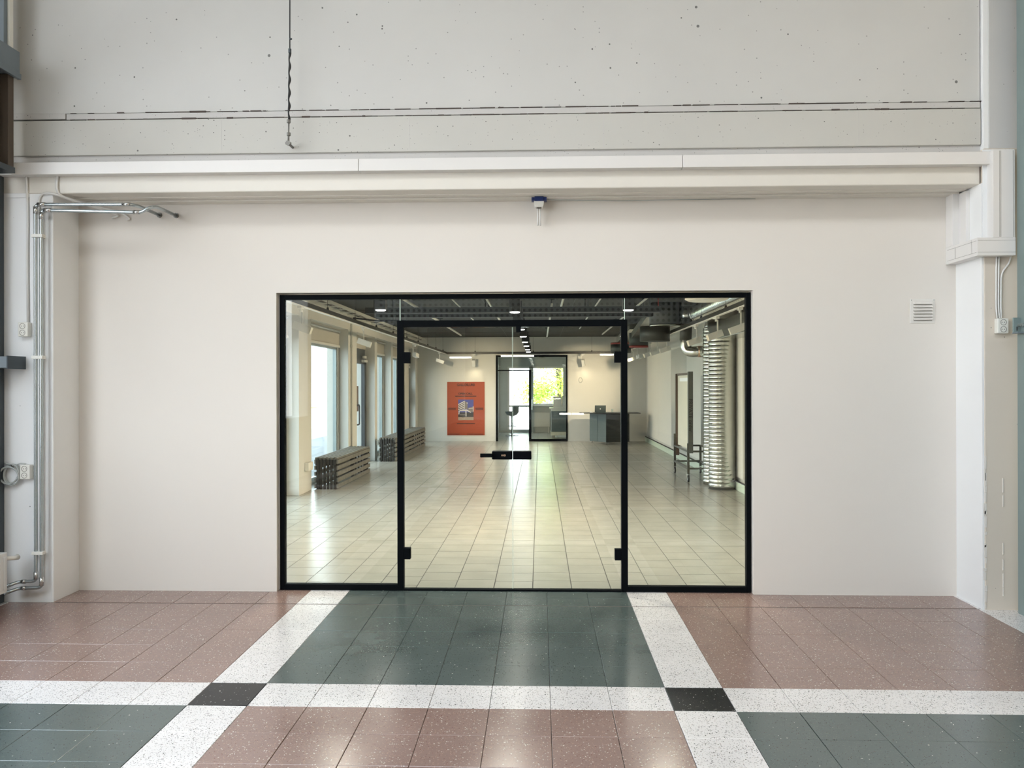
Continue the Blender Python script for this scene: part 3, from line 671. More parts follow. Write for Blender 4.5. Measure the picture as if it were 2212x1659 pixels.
# lighting track: three runs
TZ = 2.425
for nm, a, b in (('track along the window wall', (-2.57, 7.6), (-2.57, 22.35)), ('track across the back wall', (-2.57, 22.35), (2.22, 22.35)), ('track along the duct wall', (2.22, 7.6), (2.22, 22.35))):
    t = thing('lighting_track', ((a[0]+b[0])/2, (a[1]+b[1])/2, TZ), 'black suspended lighting ' + nm, 'track', 'lighting tracks of the gallery')
    w_ = .022
    add('rail', box(min(a[0], b[0])-w_, max(a[0], b[0])+w_, min(a[1], b[1])-w_, max(a[1], b[1])+w_, TZ, TZ+.05), 'track_black', t)
    add('lip', box(min(a[0], b[0])-w_*.9, max(a[0], b[0])+w_*.9, min(a[1], b[1])-w_*.9, max(a[1], b[1])+w_*.9, TZ-.01, TZ), 'track_white' if 'back' not in nm else 'track_black', t)
    n = int(max(abs(a[0]-b[0]), abs(a[1]-b[1]))/1.45)
    for k in range(n):
        f = (k+.5)/n; x, y = a[0]+(b[0]-a[0])*f, a[1]+(b[1]-a[1])*f
        add('suspension', [tube([(x, y, TZ+.05), (x, y, GZ)], .0025, 5), lathe((x, y, TZ+.05), [(.018, 0), (.012, .035)], 8)], 'track_black', t)

def spot_proto(name, tilt, energy, size):
    r = thing(name, (0, 0, 0), '', 'spotlight', local=True)
    r['label'] = 'white box spotlight'
    add('adapter', [box(-.022, .022, -.06, .06, -.035, -.01), tube([(0, 0, -.035), (0, 0, -.065)], .016, 8)], 'spot_white', r)
    add('arm', [box(-.008, .008, .046, .058, -.235, -.05), box(-.008, .008, -.012, .058, -.066, -.054)], 'spot_white', r)
    d = Vector((math.cos(tilt), 0, -math.sin(tilt))); up = Vector((math.sin(tilt), 0, math.cos(tilt)))
    c = Vector((0, 0, -.235)) + d*.02
    Y_ = Vector((0, 1, 0))
    hd = add('head', [obox(c+up*.0375, d, Y_, up, .10, .040, .0025), obox(c-up*.0375, d, Y_, up, .10, .040, .0025), obox(c+Y_*.0375, d, Y_, up, .10, .0025, .035), obox(c-Y_*.0375, d, Y_, up, .10, .0025, .035), obox(c-d*.095, d, Y_, up, .005, .036, .036)], 'spot_white', r)
    add('lens', obox(c-d*.03, d, Y_, up, .001, .034, .034), 'spot_lens', hd)
    return r, c+d*.16, d
def spot_light(loc, d, rotz, e, ang, col=(1, .80, .54), blend=1.0):
    L = bpy.data.lights.new('spot_beam', 'SPOT'); L.energy = e; L.spot_size = ang; L.spot_blend = blend; L.color = col; L.shadow_soft_size = .03
    o = bpy.data.objects.new('spot_beam', L); COL.objects.link(o); M = Matrix.Rotation(rotz, 3, 'Z')
    o.location = loc; o.rotation_euler = (M @ d).to_track_quat('-Z', 'Y').to_euler()
    return M
PROTO = {}
def place_spot(x, y, rz, label, group, e, ang=1.5, tilt=20):
    if tilt not in PROTO:
        PROTO[tilt] = spot_proto('track_spotlight', math.radians(tilt), 0, 0); o = PROTO[tilt][0]
        o.location = (x, y, TZ); o.rotation_euler = (0, 0, rz); o['label'] = label
    else: o = copy_tree(PROTO[tilt][0], (x, y, TZ), rz, label)
    o['group'] = group; _, off, dd = PROTO[tilt]
    M = Matrix.Rotation(rz, 3, 'Z'); spot_light(Vector((x, y, TZ)) + M @ off, dd, rz, e, ang)
GL = 100
for k, y in enumerate((8.7, 11.8, 16.8, 20.8)):
    place_spot(-2.57, y, math.radians(79.5 if k == 2 else random.uniform(-12, 6)), 'white box spotlight on the window side track, %s from the glass front' % ORD[k], 'spotlights on the window side track', GL*(3.6 if k == 2 else 1.3), .62 if k == 2 else 1.5, 8 if k == 2 else 20)
for k, y in enumerate((9.12, 10.35, 11.7, 14.4, 15.6, 16.6, 18.2, 19.6, 21.3)):
    place_spot(2.22, y, math.radians(101.5) if k == 6 else PI+math.radians(random.uniform(-6, 14)), 'white box spotlight on the duct side track, %s from the glass front' % ORD[k], 'spotlights on the duct side track', GL*(3.2 if k == 6 else 1), .62 if k == 6 else 1.5, 8 if k == 6 else 20)
for x, lb, rz in ((-1.81, 'left of the back glass partition', 85), (1.19, 'right of the back glass partition', 75)):
    place_spot(x, 22.33, math.radians(rz), 'white spotlight on the back track, %s' % lb, 'spotlights on the back track', 2, 2.3, 60)

# black box downlights
def downlight(x, y, zb, label, group=None, w_=.068, e=8):
    t = thing('box_downlight', (x, y, zb), label, 'ceiling lamp', group)
    add('housing', [box(x-w_, x+w_, y-w_, y+w_, zb, zb+.17)], 'spot_black', t, bev=.003)
    add('stem', box(x-.02, x+.02, y-.02, y+.02, zb+.17, GZ), 'spot_black', t)
    add('lens', [lathe((x, y, zb), [(w_*.86, .004), (w_*.86, -.006), (w_*.6, -.012)], 16)], 'downlight_lens', t)
    L = bpy.data.lights.new('down_beam', 'SPOT'); L.energy = e; L.spot_size = 2.5; L.spot_blend = .8; L.color = (1, .95, .84); L.shadow_soft_size = .05
    o = bpy.data.objects.new('down_beam', L); COL.objects.link(o); o.location = (x, y, zb-.03)
for k, y in enumerate((9.9, 11.3, 13.0, 14.9, 16.8, 18.5, 20.4, 21.8)):
    downlight(-.30, y, 2.45, 'black box downlight in the middle row, %s from the glass front' % ORD[k], 'middle row of box downlights', e=38)
for x, lb in ((-1.87, 'above the window side pane'), (-.30, 'above the door leaves'), (1.15, 'above the duct side pane')):
    downlight(x, 7.5, 2.45, 'unseen black box downlight added just inside the glass front, ' + lb, 'unseen front row of box downlights', e=75)  # row hidden above the frame, added to brighten the near floor
downlight(-1.87, 9.54, 2.45, 'black box downlight alone near the window wall', e=38)
downlight(1.05, 9.70, 2.45, 'black box downlight alone near the ducts', e=38)

# daylight portals in the window openings (they only guide the sky light through the glass)
def portal(loc, d, w_, h_):
    L = bpy.data.lights.new('window_portal', 'AREA'); L.shape = 'RECTANGLE'; L.size = w_; L.size_y = h_; L.cycles.is_portal = True
    o = bpy.data.objects.new('window_portal', L); COL.objects.link(o); o.location = loc; o.rotation_euler = Vector(d).to_track_quat('-Z', 'Z').to_euler()
for kind, a, b in GAPS: portal((WX-.1, (a+b)/2, 1.12), (1, 0, 0), b-a, 2.2)
portal((-.1, 27.15, 1.15), (0, -1, 0), 1.9, 2.1)
portal((-4.2, .85, 3.0), (1, 0, 0), 6.9, 4.0); portal((0, -.95, 6.7), (0, 0, -1), 9.0, 2.5)

# ================================================================== GALLERY: benches
def bench(x0, x1, y0, y1, zt, label):
    t = thing('slatted_bench', ((x0+x1)/2, (y0+y1)/2, 0), label, 'bench', 'slatted wooden benches')
    n = 6; wdt = (x1-x0)/n
    for k in range(n): add('top_slat', box(x0+k*wdt+.012, x0+(k+1)*wdt-.012, y0, y1, zt-.03, zt), 'weathered_wood', t, bev=.003)
    hs = zt/5.2
    for sx, s in ((x1, 1), (x0, -1)):
        for k in range(5):
            z1_ = zt-.03-k*hs*1.0; 
            if z1_-hs*.74 < .005: continue
            add('side_slat', box(min(sx, sx-s*.024), max(sx, sx-s*.024), y0+.0+random.uniform(0, .006), y1, z1_-hs*.70, z1_-.004), 'weathered_wood', t, bev=.002)
    m_ = 6; we = (x1-x0-.05)/m_
    for yy in (y0-.0, y1-.024):
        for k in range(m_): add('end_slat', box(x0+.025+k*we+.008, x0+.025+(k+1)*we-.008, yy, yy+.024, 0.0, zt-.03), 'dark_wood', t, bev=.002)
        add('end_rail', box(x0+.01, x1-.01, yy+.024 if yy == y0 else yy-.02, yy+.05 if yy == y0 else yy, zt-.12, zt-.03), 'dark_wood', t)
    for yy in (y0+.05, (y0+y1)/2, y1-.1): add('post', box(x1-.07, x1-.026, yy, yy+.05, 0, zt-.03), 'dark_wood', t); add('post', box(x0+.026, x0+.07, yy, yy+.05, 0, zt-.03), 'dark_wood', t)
bench(-3.395, -3.035, 12.17, 14.50, .478, 'grey slatted wooden bench in front of the nearest full window')
bench(-3.305, -2.955, 16.64, 20.97, .485, 'longer grey slatted bench farther along the window wall')

# ================================================================== GALLERY: poster
PX0, PX1, PZ0, PZ1, PYW = -2.583, -1.537, .169, 1.656, 22.692
t = thing('poster', ((PX0+PX1)/2, 22.69, PZ0), 'orange open call poster with a building photo on the back wall', 'poster')
add('sheet', box(PX0, PX1, PYW-.006, GY1-.001, PZ0, PZ1), 'poster_orange', t)
pw, ph = PX1-PX0, PZ1-PZ0
def to_mesh(o):
    me = bpy.data.meshes.new_from_object(o); m2 = bpy.data.objects.new('lettering', me); bpy.data.objects.remove(o); COL.objects.link(m2); m2.name = 'lettering'; return m2
def P2(u, v): return (PX0+u*pw, PZ1-v*ph)            # u right, v down, 0..1
def text(s, u, v, size, parent, m_='poster_ink', sx=1, off=0.):
    cu = bpy.data.curves.new('lettering', 'FONT'); cu.body = s; cu.align_x = 'CENTER'; cu.size = size; cu.extrude = .0004; cu.offset = off
    cu.materials.append(MATS[m_]); o = bpy.data.objects.new('lettering', cu); COL.objects.link(o); x, z = P2(u, v)
    o = to_mesh(o); R_ = ROOT[parent.name]; o.parent = parent; o.location = (x-R_[0], PYW-.0085-R_[1], z-R_[2]); o.rotation_euler = (PI/2, 0, 0); o.scale = (sx, 1, 1)
    return o
text('GALLOSLURB', .50, .078, .094, t, sx=.88, off=.003); text('OPEN CALL', .49, .238, .072, t, off=.0035, sx=1.05)
def print_line(u0, u1, v0, v1, seed):
    rnd = random.Random(seed); out = []; u = u0
    while u < u1:
        l = rnd.uniform(.010, .022); e = min(u+l, u1); a, za = P2(u, v1); b, zb = P2(e, v0); out.append(box(a, b, PYW-.0075, PYW-.006, za, zb)); u = e+.0022
    return out
add('small_print', print_line(.215, .78, .258, .279, 1) + print_line(.03, .235, .487, .503, 2) + print_line(.03, .23, .515, .530, 3) + print_line(.75, .965, .487, .503, 4) + print_line(.76, .965, .515, .530, 5)
    + print_line(.26, .74, .775, .790, 6) + print_line(.03, .33, .973, .986, 7) + print_line(.535, .965, .973, .986, 8), 'poster_ink', t)
ph_ = []
def poly(pts, k, lift): ph_.append((*prism([P2(.295+.41*a, .332+.385*b) for a, b in pts], PYW-.0066-lift, PYW-.006), k))
poly([(0, 0), (1, 0), (1, .7), (0, .7)], 0, 0)
poly([(0, .84), (1, .84), (1, 1), (0, 1)], 4, .0002); poly([(0, .62), (1, .62), (1, .85), (0, .85)], 2, .0002)
poly([(0, .22), (.42, .06), (.42, .45), (0, .52)], 1, .0004)
for k in range(4): poly([(0, .275+k*.082), (.39, .125+k*.082+k*.008), (.39, .16+k*.082+k*.006), (0, .31+k*.082)], 2, .0006)
poly([(.42, .06), (.60, .16), (.62, .48), (.42, .45)], 3, .0004); poly([(.55, .15), (.60, .14), (.61, .2), (.57, .2)], 1, .0006)
poly([(.66, .40), (1, .34), (1, .62), (.62, .58)], 3, .0004); poly([(.68, .43), (.96, .41), (.96, .43), (.68, .45)], 1, .0006); poly([(.95, .34), (1, .33), (1, .6), (.96, .55)], 1, .0006)
poly([(.02, .50), (.54, .48), (.60, .50), (.85, .62), (.82, .64), (.55, .55), (.02, .57)], 1, .0005)
poly([(.04, .57), (.09, .57), (.07, .72), (.02, .72)], 1, .0006); poly([(.47, .55), (.54, .55), (.54, .82), (.48, .82)], 1, .0006)
poly([(.18, .62), (.46, .62), (.46, .71), (.18, .71)], 2, .0007); poly([(.1, .72), (.46, .72), (.44, .77), (.14, .77)], 3, .0006); poly([(.2, .76), (.46, .76), (.44, .86), (.24, .87)], 2, .0008)
add('printed_photo', ph_, ['print_blue', 'print_light', 'print_dark', 'print_mid', 'print_ground'], t)

# ================================================================== GALLERY: back partition and room behind
t = thing('glass_partition', (-.22, 22.70, 0), 'black framed glass partition in the gallery back wall', 'partition')
def pb_(n, a, b, c, d): return add(n, box(a, b, 22.68, 22.74, c, d), 'black_frame', t)
pb_('jamb', -1.222, -1.165, 0, 2.395); pb_('jamb', .728, .770, 0, 2.395); pb_('head', -1.165, .728, 2.345, 2.395)
pb_('post', -.305, -.235, 0, 1.975); pb_('door_head', -1.165, -.235, 1.955, 1.985); pb_('sill', -.235, .728, .0, .065)
add('pane', box(-.235, .728, 22.708, 22.714, .065, 2.345), 'clear_glass', t); add('pane', box(-1.165, -.235, 22.708, 22.714, 1.985, 2.345), 'clear_glass', t)
d = thing('glass_door', (-.75, 22.95, .01), 'open clear glass door of the back partition', 'door')
add('pane', obox((-.27, 23.14, .98), (0, 1, 0), (1, 0, 0), (0, 0, 1), .43, .004, .96), 'clear_glass', d)
for z in (.28, 1.72): add('hinge', box(-.30, -.25, 22.72, 22.80, z, z+.09), 'black_frame', d)
add('handle', tube([(-.22, 23.48, .85), (-.22, 23.48, 1.15)], .012, 8), 'chrome', d)
struct('wall_left', box(-1.55, -1.36, 22.85, 26.9, 0, GZ), 'backroom_wall', label='grey left wall of the back room'); struct('wall_right', box(1.15, 1.3, 22.85, 26.9, 0, GZ), 'backroom_wall', label='grey right wall of the back room')
struct('wall_back', [box(-1.4, -1.06, 26.9, 27.1, 0, GZ), box(.83, 1.2, 26.9, 27.1, 0, GZ), box(-1.06, .83, 26.9, 27.1, 2.175, GZ), box(-.35, .83, 26.9, 27.1, 0, .90), box(-1.06, -.35, 26.9, 27.1, -.05, .10)], 'backroom_wall', label='grey rear wall of the back room around its window')
t = struct('window_5', [box(-.35, -.21, 26.92, 27.0, .1, 2.175), box(-1.06, -1.0, 26.92, 27.0, .1, 2.175), box(.77, .83, 26.92, 27.0, .9, 2.175), box(-1.0, .77, 26.92, 27.0, 2.12, 2.175), box(-.21, .77, 26.92, 27.0, .90, .95), box(-1.0, -.35, 26.92, 27.0, .84, .90)], 'hall_white', 'bright rear window of the back room with trees outside')
add('pane', box(-.21, .77, 26.955, 26.963, .95, 2.12), 'window_glass', t); add('pane', box(-1.0, -.35, 26.955, 26.963, .90, 2.12), 'window_glass', t); add('pane', box(-1.0, -.35, 26.955, 26.963, .10, .84), 'window_glass', t)
add('window_ledge', box(-.35, .86, 26.70, 26.92, .865, .90), 'worktop_white', t)
t = thing('radiator', (0, 26.83, .18), 'ribbed white radiator under the rear window', 'radiator')
add('body', box(-.31, .33, 26.80, 26.86, .19, .66), 'radiator_white', t)
for k in range(16): add('rib', box(-.305+k*.04, -.282+k*.04, 26.785, 26.80, .20, .65), 'radiator_white', t)
for x in (-.25, .27): add('foot', box(x, x+.03, 26.81, 26.85, 0, .19), 'radiator_white', t)
t = thing('rolling_cabinet', (.66, 24.1, 0), 'dark grey rolling cabinet with white worktop in the back room', 'cabinet')
add('body', box(.34, 1.10, 23.92, 24.45, .20, .80), 'cabinet_grey', t, bev=.004); add('worktop', box(.28, 1.12, 23.88, 24.48, .86, .90), 'worktop_white', t, bev=.004)
add('drawer_front', box(.35, 1.09, 23.905, 23.92, .68, .79), 'cabinet_grey', t, bev=.002); add('door_front', box(.35, 1.09, 23.905, 23.92, .22, .665), 'cabinet_grey', t, bev=.002); add('neck', box(.34, 1.10, 23.92, 24.45, .80, .86), 'worktop_white', t)
add('base', box(.32, 1.10, 23.90, 24.47, .09, .19), 'box_cream', t)
for x in (.40, 1.02): add('castor', lathe((x, 24.0, .045), [(.045, -.015), (.045, .015)], 12, 'y'), 'wheel_grey', t)
for k, (a, b, h_) in enumerate(((.40, .64, .32), (.66, .98, .34))):
    bx = thing('cream_box', ((a+b)/2, 24.1, .90), ['cream box on the back room worktop, next to the window', 'cream box on the back room worktop, next to the partition frame'][k], 'box', 'cream boxes on the worktop')
    add('case', box(a, b, 24.0, 24.3, .90, .90+h_), 'box_cream', bx, bev=.006); add('front', box(a+.015, b-.015, 23.994, 24.0, .915, .88+h_), 'worktop_white', bx, bev=.003)
add('tray', box(.42, .92, 23.90, 24.0, .90, .93), 'worktop_white', bev=.004, label='low white tray before the cream boxes', cat='tray')
add('tap', tube(bend([(.80, 24.38, .90), (.80, 24.38, 1.36), (.92, 24.36, 1.42), (.98, 24.34, 1.30)], .1), .012, 8), 'chrome', smooth=True, label='curved metal tap behind the cream boxes', cat='tap')
t = thing('bar_stool', (-.86, 25.2, 0), 'grey bucket bar stool in the back room', 'stool')
add('foot_plate', lathe((-.86, 25.2, 0), [(.20, 0), (.20, .01), (.05, .03)], 24), 'chrome', t, smooth=True); add('column', tube([(-.86, 25.2, .02), (-.86, 25.2, .62)], .028, 12), 'chrome', t, smooth=True)
add('footrest', tube([(-.86+.13*math.cos(a), 25.2+.13*math.sin(a), .30) for a in [k*PI/8 for k in range(17)]], .009, 6), 'chrome', t)
add('seat', lathe((-.86, 25.2, .60), [(.05, 0), (.16, .05), (.21, .13), (.215, .15), (.19, .15), (.15, .09), (.0, .07)], 24), 'stool_grey', t, smooth=True)
add('backrest', [obox((-.86+.20*math.cos(a), 25.2+.20*math.sin(a), .80+.03*math.cos(a-.5)), (-math.sin(a), math.cos(a), 0), (math.cos(a), math.sin(a), 0), (0, 0, 1), .045, .01, .09) for a in [(-.9+k*.25) for k in range(10)]], 'stool_grey', t)
add('wall_socket', [box(-1.36, -1.33, 26.2, 26.35, .20, .30)], 'gallery_wall_white', bev=.004, label='white wall socket on the grey back room wall', cat='socket')

# ================================================================== GALLERY: black cart with laptop
t = thing('display_cart', (1.75, 21.65, 0), 'black two tone cart with thin tabletop before the back wall', 'cart')
A, B, Cc = Vector((1.345, 22.0, 0)), Vector((1.735, 21.34, 0)), Vector((2.36, 21.60, 0)); D = A + Cc - B
def quad_prism(ps, z0, z1): return prism([(p.x, p.y) for p in ps], z0, z1, 'z')
add('body', quad_prism([A, B, Cc, D], .06, .80), 'cart_black', t)
n_ = (B-A).normalized().cross(Vector((0, 0, 1))) ; n_ = -n_ if n_.x > 0 else n_
for k in range(2):
    a, b = A + (B-A)*(k*.5+.008), A + (B-A)*(k*.5+.492); add('door', quad_prism([a, b, b+n_*.012, a+n_*.012], .065, .795), 'cart_grey', t)
ctr = (A+Cc)/2
add('tabletop', box(1.06, 2.62, 21.30, 22.10, .815, .832), 'cart_black', t)
for p in (A, B, Cc, D):
    q = p + (ctr-p)*.12; add('castor', [lathe((q.x, q.y, .028), [(.028, -.012), (.028, .012)], 12, 'y'), box(q.x-.008, q.x+.008, q.y-.01, q.y+.01, .03, .07)], 'chrome', t)
t = thing('laptop', (1.56, 21.55, .832), 'open grey laptop seen from behind on the black cart', 'laptop')
add('keyboard_base', box(1.47, 1.76, 21.50, 21.72, .832, .845), 'laptop_silver', t)
ld = add('screen_lid', obox((1.585, 21.45, .935), (1, .0, 0), (0, .93, .36), (0, -.36, .93), .145, .004, .10), 'laptop_silver', t)
add('logo', obox((1.585, 21.444, .935), (1, 0, 0), (0, .93, .36), (0, -.36, .93), .014, .002, .016), 'logo_white', ld)
add('drinking_glass', lathe((1.90, 21.5, .832), [(.025, 0), (.030, .10), (.027, .10), (.022, .01)], 14), 'window_glass', label='small drinking glass on the black cart', cat='glass')
add('computer_mouse', lathe((1.36, 21.5, .832), [(.045, 0), (.05, .015), (.03, .03), (0, .034)], 14), 'logo_white', smooth=True, label='small white mouse beside the laptop', cat='mouse')
add('wall_hook', tube([(1.13+.05*math.cos(a), 22.69, 1.70+.07*math.sin(a)) for a in [k*PI/8 for k in range(17)]], .007, 6), 'cable_grey', label='small wire ring hanging on the back wall beside the partition', cat='ring')

# ================================================================== GALLERY: picture trolley
t = thing('picture_trolley', (2.6, 13.9, 0), 'tall steel trolley on castors holding canvases by the duct', 'trolley')
q = .018
xa, xb, ya, yb = 2.385, 2.835, 13.21, 14.52
for (x, y, zt) in ((xa, ya, .62), (xa, yb, .70), (xb, ya, .50), (xb, yb, .50)): add('post', box(x-q, x+q, y-q, y+q, .13, zt), 'steel_frame', t)
for z in (.215, .49):
    for y in (ya, yb): add('cross_rail', box(xa, xb, y-q*.8, y+q*.8, z-q*.8, z+q*.8), 'steel_frame', t)
    add('long_rail', box(xb-q*.8, xb+q*.8, ya, yb, z-q*.8, z+q*.8), 'steel_frame', t)
add('long_rail', box(xa-q*.8, xa+q*.8, ya, yb, .20, .235), 'steel_frame', t); add('long_rail', box(xa-q*.8, xa+q*.8, ya, yb, .475, .50), 'steel_frame', t)
for (x, y) in ((xa, ya), (xa, yb), (xb, ya), (xb, yb)):
    w_ = add('castor', [lathe((x, y, .055), [(.055, -.012), (.055, .012)], 18, 'x'), ], 'rubber', t, smooth=True)
    add('hub', lathe((x, y, .055), [(.034, -.014), (.034, .014)], 14, 'x'), 'wheel_grey', w_); add('fork', box(x-.018, x+.018, y-.012, y+.012, .06, .135), 'chrome', w_)
c = thing('framed_canvas', (2.44, 13.9, .50), 'tall white canvas edge on with dark frame on the steel trolley', 'canvas')
add('canvas', box(2.435, 2.455, 13.27, 14.50, .51, 1.72), 'canvas_white', c)
add('far_stile', box(2.40, 2.46, 14.49, 14.56, .32, 1.755), 'frame_wood', c); add('near_stile', box(2.385, 2.46, 13.19, 13.27, .46, 1.775), 'board_grey', c)
add('top_rail', box(2.42, 2.46, 13.27, 14.5, 1.725, 1.76), 'frame_wood', c); add('label_strip', box(2.42, 2.434, 13.35, 14.2, 1.62, 1.68), 'logo_white', c)
cu = bpy.data.curves.new('lettering', 'FONT'); cu.body = 'PRIVATE order'; cu.size = .085; cu.extrude = .0005; cu.materials.append(MATS['rod_black'])
o = bpy.data.objects.new('lettering', cu); COL.objects.link(o); o = to_mesh(o); o.parent = c; o.location = (2.393-2.44, 13.188-13.9, 1.34-.50); o.rotation_euler = (PI/2, PI/2, 0)
add('wall_board', box(2.80, 2.84, 12.9, 14.3, .52, 1.72), 'gallery_panel', bev=.003, label='grey blue board leaning upright behind the steel trolley', cat='board')

# ================================================================== GALLERY: ducts
def spiral(c, r, z0, z1, pitch, n=32):
    prof = []; z = z0
    while z < z1-.001:
        e = min(z+pitch, z1); prof += [(r, z), (r, e-.014), (r+.006, e-.010), (r+.006, e-.004)]; z = e
    prof.append((r, z1)); return lathe(c, prof, n)
t = thing('spiral_duct', (2.735, 12.35, 0), 'large vertical galvanised spiral duct standing by the right gallery wall', 'duct')
add('shaft', spiral((2.735, 12.35, 0), .196, 0, 2.30, .061), 'galvanised', t, smooth=True); add('collar', lathe((2.735, 12.35, 2.30), [(.19, 0), (.19, .06), (.21, .10), (.21, .24)], 28), 'duct_dark', t, smooth=True); add('base_ring', lathe((2.735, 12.35, 0), [(.206, 0), (.206, .012)], 28), 'duct_dark', t)
t = thing('spiral_duct', (2.72, 12.93, 0), 'slimmer vertical spiral duct half hidden behind the large one', 'duct')
add('shaft', spiral((2.72, 12.93, 0), .150, 0, 2.45, .055), 'galvanised', t, smooth=True); add('collar', lathe((2.72, 12.93, 2.45), [(.14, 0), (.12, .06), (.12, .09)], 24), 'galvanised', t, smooth=True)
t = thing('duct_branch', (2.4, 13.2, 2.02), 'bent branch duct entering the slim spiral duct', 'duct')
add('elbow', tube(bend([(2.62, 13.0, 2.09), (2.36, 13.25, 2.09), (2.355, 13.26, 2.55)], .13, 8), .085, 20), 'galvanised', t, smooth=True); add('ring', lathe((2.56, 13.06, 2.09), [(.09, -.05), (.09, .05)], 20, 'x'), 'brass', t, smooth=True)
add('riser', tube([(2.355, 13.26, 2.28), (2.37, 13.26, 2.62)], .095, 20), 'duct_dark', t, smooth=True)
hp = []; rr_ = []
y = 8.2
while y < 13.1:
    for dy, r in ((0, .15), (.075, .15), (.08, .157), (.09, .157), (.095, .15)): hp.append((2.55, y+dy, 2.70)); rr_.append(r)
    y += .10
t = thing('spiral_duct', (2.55, 10.5, 2.55), 'horizontal galvanised spiral duct under the ceiling above the spotlight track', 'duct')
add('run', tube(hp, rr_, 28), 'galvanised', t, smooth=True); add('end_elbow', tube(bend([(2.55, 13.1, 2.70), (2.52, 13.35, 2.70), (2.30, 13.42, 2.70)], .15, 6), .15, 24), 'galvanised', t, smooth=True); add('strap', lathe((2.55, 9.4, 2.70), [(.162, -.012), (.162, .012)], 28, 'y'), 'duct_dark', t)
t = thing('silencer_drum', (2.05, 13.45, 2.30), 'large dark round silencer drum hanging from the ceiling', 'duct')
add('drum', lathe((2.06, 13.45, 2.54), [(.26, 0), (.26, .36)], 32), 'duct_dark', t, smooth=True); add('rim', lathe((2.06, 13.45, 2.52), [(.265, 0), (.265, .022)], 32), 'galvanised', t, smooth=True); add('lower_drum', lathe((1.93, 13.75, 2.29), [(.25, 0), (.25, .25)], 32), 'duct_dark', t, smooth=True)
t = thing('silencer_drum', (2.12, 16.4, 2.28), 'dark silencer drum with red band behind the large drum', 'duct')
add('drum', lathe((1.98, 16.4, 2.34), [(.19, 0), (.19, .26)], 28), 'duct_dark', t, smooth=True); add('band', lathe((1.98, 16.4, 2.31), [(.192, 0), (.192, .035)], 28), 'duct_red', t, smooth=True); add('link', obox((1.98, 15.1, 2.66), (0, 1, -.1), (1, 0, 0), (0, .1, 1), 1.2, .16, .06), 'galvanised', t)
t = thing('silencer_drum', (1.98, 19.4, 2.3), 'farthest dark drum with red band beside the door jamb', 'duct')
add('drum', lathe((1.92, 19.4, 2.32), [(.24, 0), (.24, .20)], 28), 'duct_dark', t, smooth=True); add('band', lathe((1.92, 19.4, 2.52), [(.242, 0), (.242, .04)], 28), 'duct_red', t, smooth=True); add('link', obox((1.95, 17.9, 2.68), (0, 1, -.05), (1, 0, 0), (0, .05, 1), 1.4, .14, .07), 'galvanised', t)
t = thing('round_diffuser', (1.87, 9.2, 2.49), 'flat round beige air diffuser at the top of the right side pane', 'diffuser')
add('dish', lathe((1.87, 9.2, 2.50), [(.20, 0), (.24, .02), (.24, .20)], 32), 'vent_cream', t, smooth=True); add('neck', lathe((1.87, 9.2, 2.70), [(.15, 0), (.15, .2)], 24), 'galvanised', t, smooth=True)
add('rectangular_duct', [box(2.62, GX1-.002, 9.0, 12.1, 2.24, 2.50)], 'galvanised', bev=.004, label='flat galvanised box duct against the wall behind the nearest spotlights', cat='duct')
for k, x in enumerate((2.86, 2.92)):
    add('wall_pipe', tube([(x, 11.0+.4*k, .13), (x, 11.0+.4*k, 2.5)], .028, 10), 'galvanised' if k else 'duct_dark', smooth=True, label=['dark vertical pipe between the spiral duct and the black frame', 'pale vertical pipe just beside the big spiral duct'][k], cat='pipe')
add('fire_sprinkler', [lathe((1.78, 12.3, 2.69), [(.0, -.03), (.022, -.02), (.022, .02), (.0, .03)], 10), tube([(1.78, 12.3, 2.70), (1.78, 12.3, GZ)], .008, 6)], 'duct_red', label='small red sprinkler bulb under the ceiling near the drums', cat='sprinkler')

# ================================================================== OUTDOORS
struct('ground', [box(-60, -3.78, -10, 60, -.3, -.14)], 'asphalt', label='grey road outside the gallery windows')
struct('pavement', [box(-60, -14, -10, 60, -.14, -.10)], 'pavement', label='sunlit pale pavement across the road')
add('lawn', box(-30, -16.5, 22, 60, -.10, -.04), 'lawn', kind='stuff', label='sunlit green lawn outside the gallery windows', cat='grass')
struct('ground', [box(-3.78, 30, 27.1, 70, -.3, -.10)], 'pavement', label='pale paved yard behind the back room')
def tree(name, x, y, h, r, n, label, seed, zc=None):
    rnd = random.Random(seed); t = thing(name, (x, y, -.1), label, 'tree')
    add('trunk', tube([(x, y, -.1), (x+.1, y, h*.3), (x-.05, y+.1, h*.6), (x, y, h*.85)], [.16, .13, .09, .03], 8), 'bark', t, smooth=True)
    sh = []
    cl = [(rnd.gauss(0, .5)*r, rnd.gauss(0, .5)*r, rnd.uniform(-.45, .5)*h*.75) for _ in range(40)]
    for k in range(n):
        c0 = rnd.choice(cl); c = Vector((x+c0[0]+rnd.gauss(0, .28), y+c0[1]+rnd.gauss(0, .28), h*.58+c0[2]+rnd.gauss(0, .25)))
        if c.z < .1: continue
        a = Vector((rnd.gauss(0, 1), rnd.gauss(0, 1), rnd.gauss(0, .6))).normalized(); b = a.orthogonal().normalized(); s = rnd.uniform(.028, .055)
        sh.append(([tuple(c-a*s*1.6), tuple(c+b*s*.7), tuple(c+a*s*1.6), tuple(c-b*s*.7)], [(0, 1, 2, 3)]))
    add('foliage', sh, 'leaf_green', t, kind='stuff')
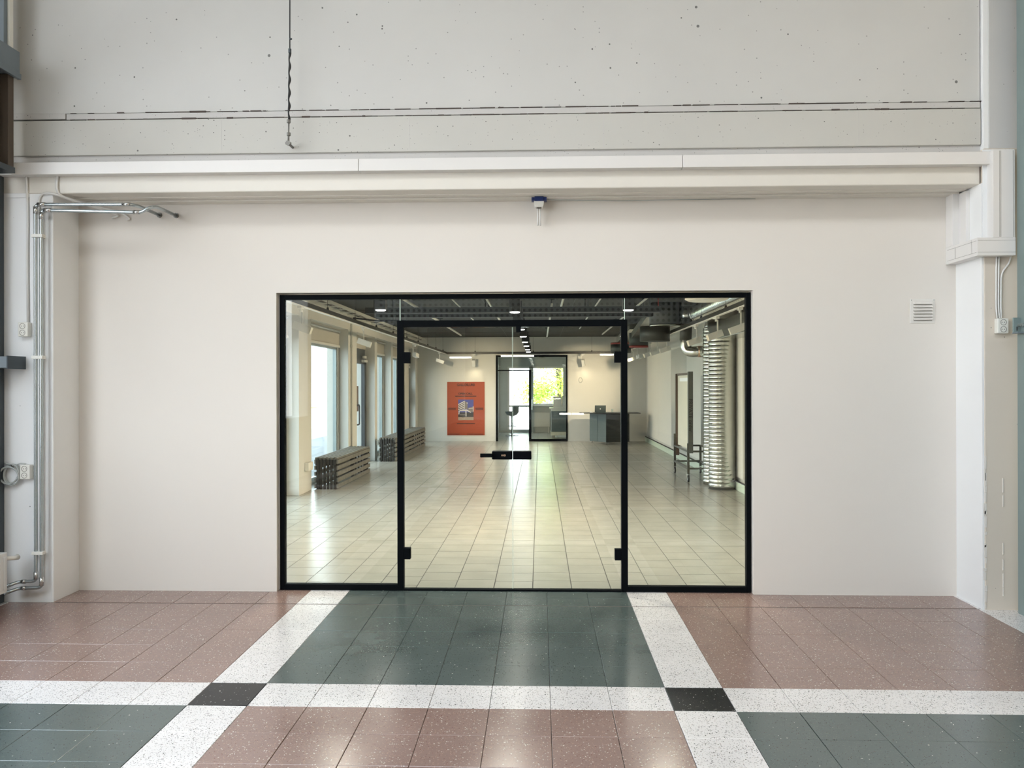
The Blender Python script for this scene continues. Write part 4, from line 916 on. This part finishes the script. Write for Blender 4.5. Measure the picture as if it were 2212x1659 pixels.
tree('leafy_tree', .75, 33.5, 4.6, 1.6, 11000, 'bright yellow green tree outside the rear window', 3)
tree('leafy_tree', -17.5, 52, 3.0, 1.6, 4000, 'low green tree across the road outside the side windows', 5)
t = thing('apartment_house', (-30, 70, -.1), 'pale apartment house with window bands far outside the side windows', 'building')
add('wall', box(-46, -24, 66, 80, -.1, 11), 'house_white', t)
for k in range(4): add('window_band', box(-45, -25, 65.95, 66, 1.2+k*2.6, 2.5+k*2.6), 'house_window', t)
add('roof', box(-46.3, -23.7, 65.7, 80.3, 11, 11.3), 'hall_grey', t)

# ================================================================== behind the camera: things the glass reflects
t = thing('balcony_front', (0, -2.3, 2.68), 'perforated grey balcony front mirrored in the glass above the doors', 'balcony')
add('sheet', box(-3.0, 3.0, -2.36, -2.33, 2.66, 3.20), 'perforated_grey', t)
hs = []
for j in range(5):
    for i in range(58): hs.append(lathe((-2.88+i*.1, -2.33, 2.72+j*.1), [(.026, 0), (.026, .0015)], 10, 'y'))
o = add('perforation', hs, 'perforation', t); o['kind'] = 'stuff'
def tube_lamp(x0, x1, y, z, label, hang=True):
    t = thing('tube_lamp', ((x0+x1)/2, y, z), label, 'lamp', 'tube lamps of the hall')
    add('tube', tube([(x0, y, z), (x1, y, z)], .036, 10), 'tube_light', t)
    add('holder', [tube([(x, y, z), (x, y, 6.6 if hang else -.2)], .006, 6) for x in (x0+.05, x1-.05)], 'steel_dark', t)
LD = 30.0; LY = 6.2-(LD-6.2); k_ = LD/F
for a, b, v_, lb in ((971, 1018, 772, 'leftmost of the hall tube lamps mirrored above the poster'), (1082, 1154, 769, 'tube lamp mirrored over the seam between the two door leaves'), (1296, 1334, 767, 'tube lamp mirrored beside the right upper hinge')):
    tube_lamp((a-1166)*k_, (b-1166)*k_, LY, 1.562+(832-v_)*k_, lb)
for a, b, lb in ((1208, 1233, 'left half of the pair of low tube lamps mirrored before the partition'), (1235, 1261, 'right half of the pair of low tube lamps mirrored before the partition')):
    tube_lamp((a-1166)*k_, (b-1166)*k_, LY, 1.562+(832-894)*k_, lb, False)
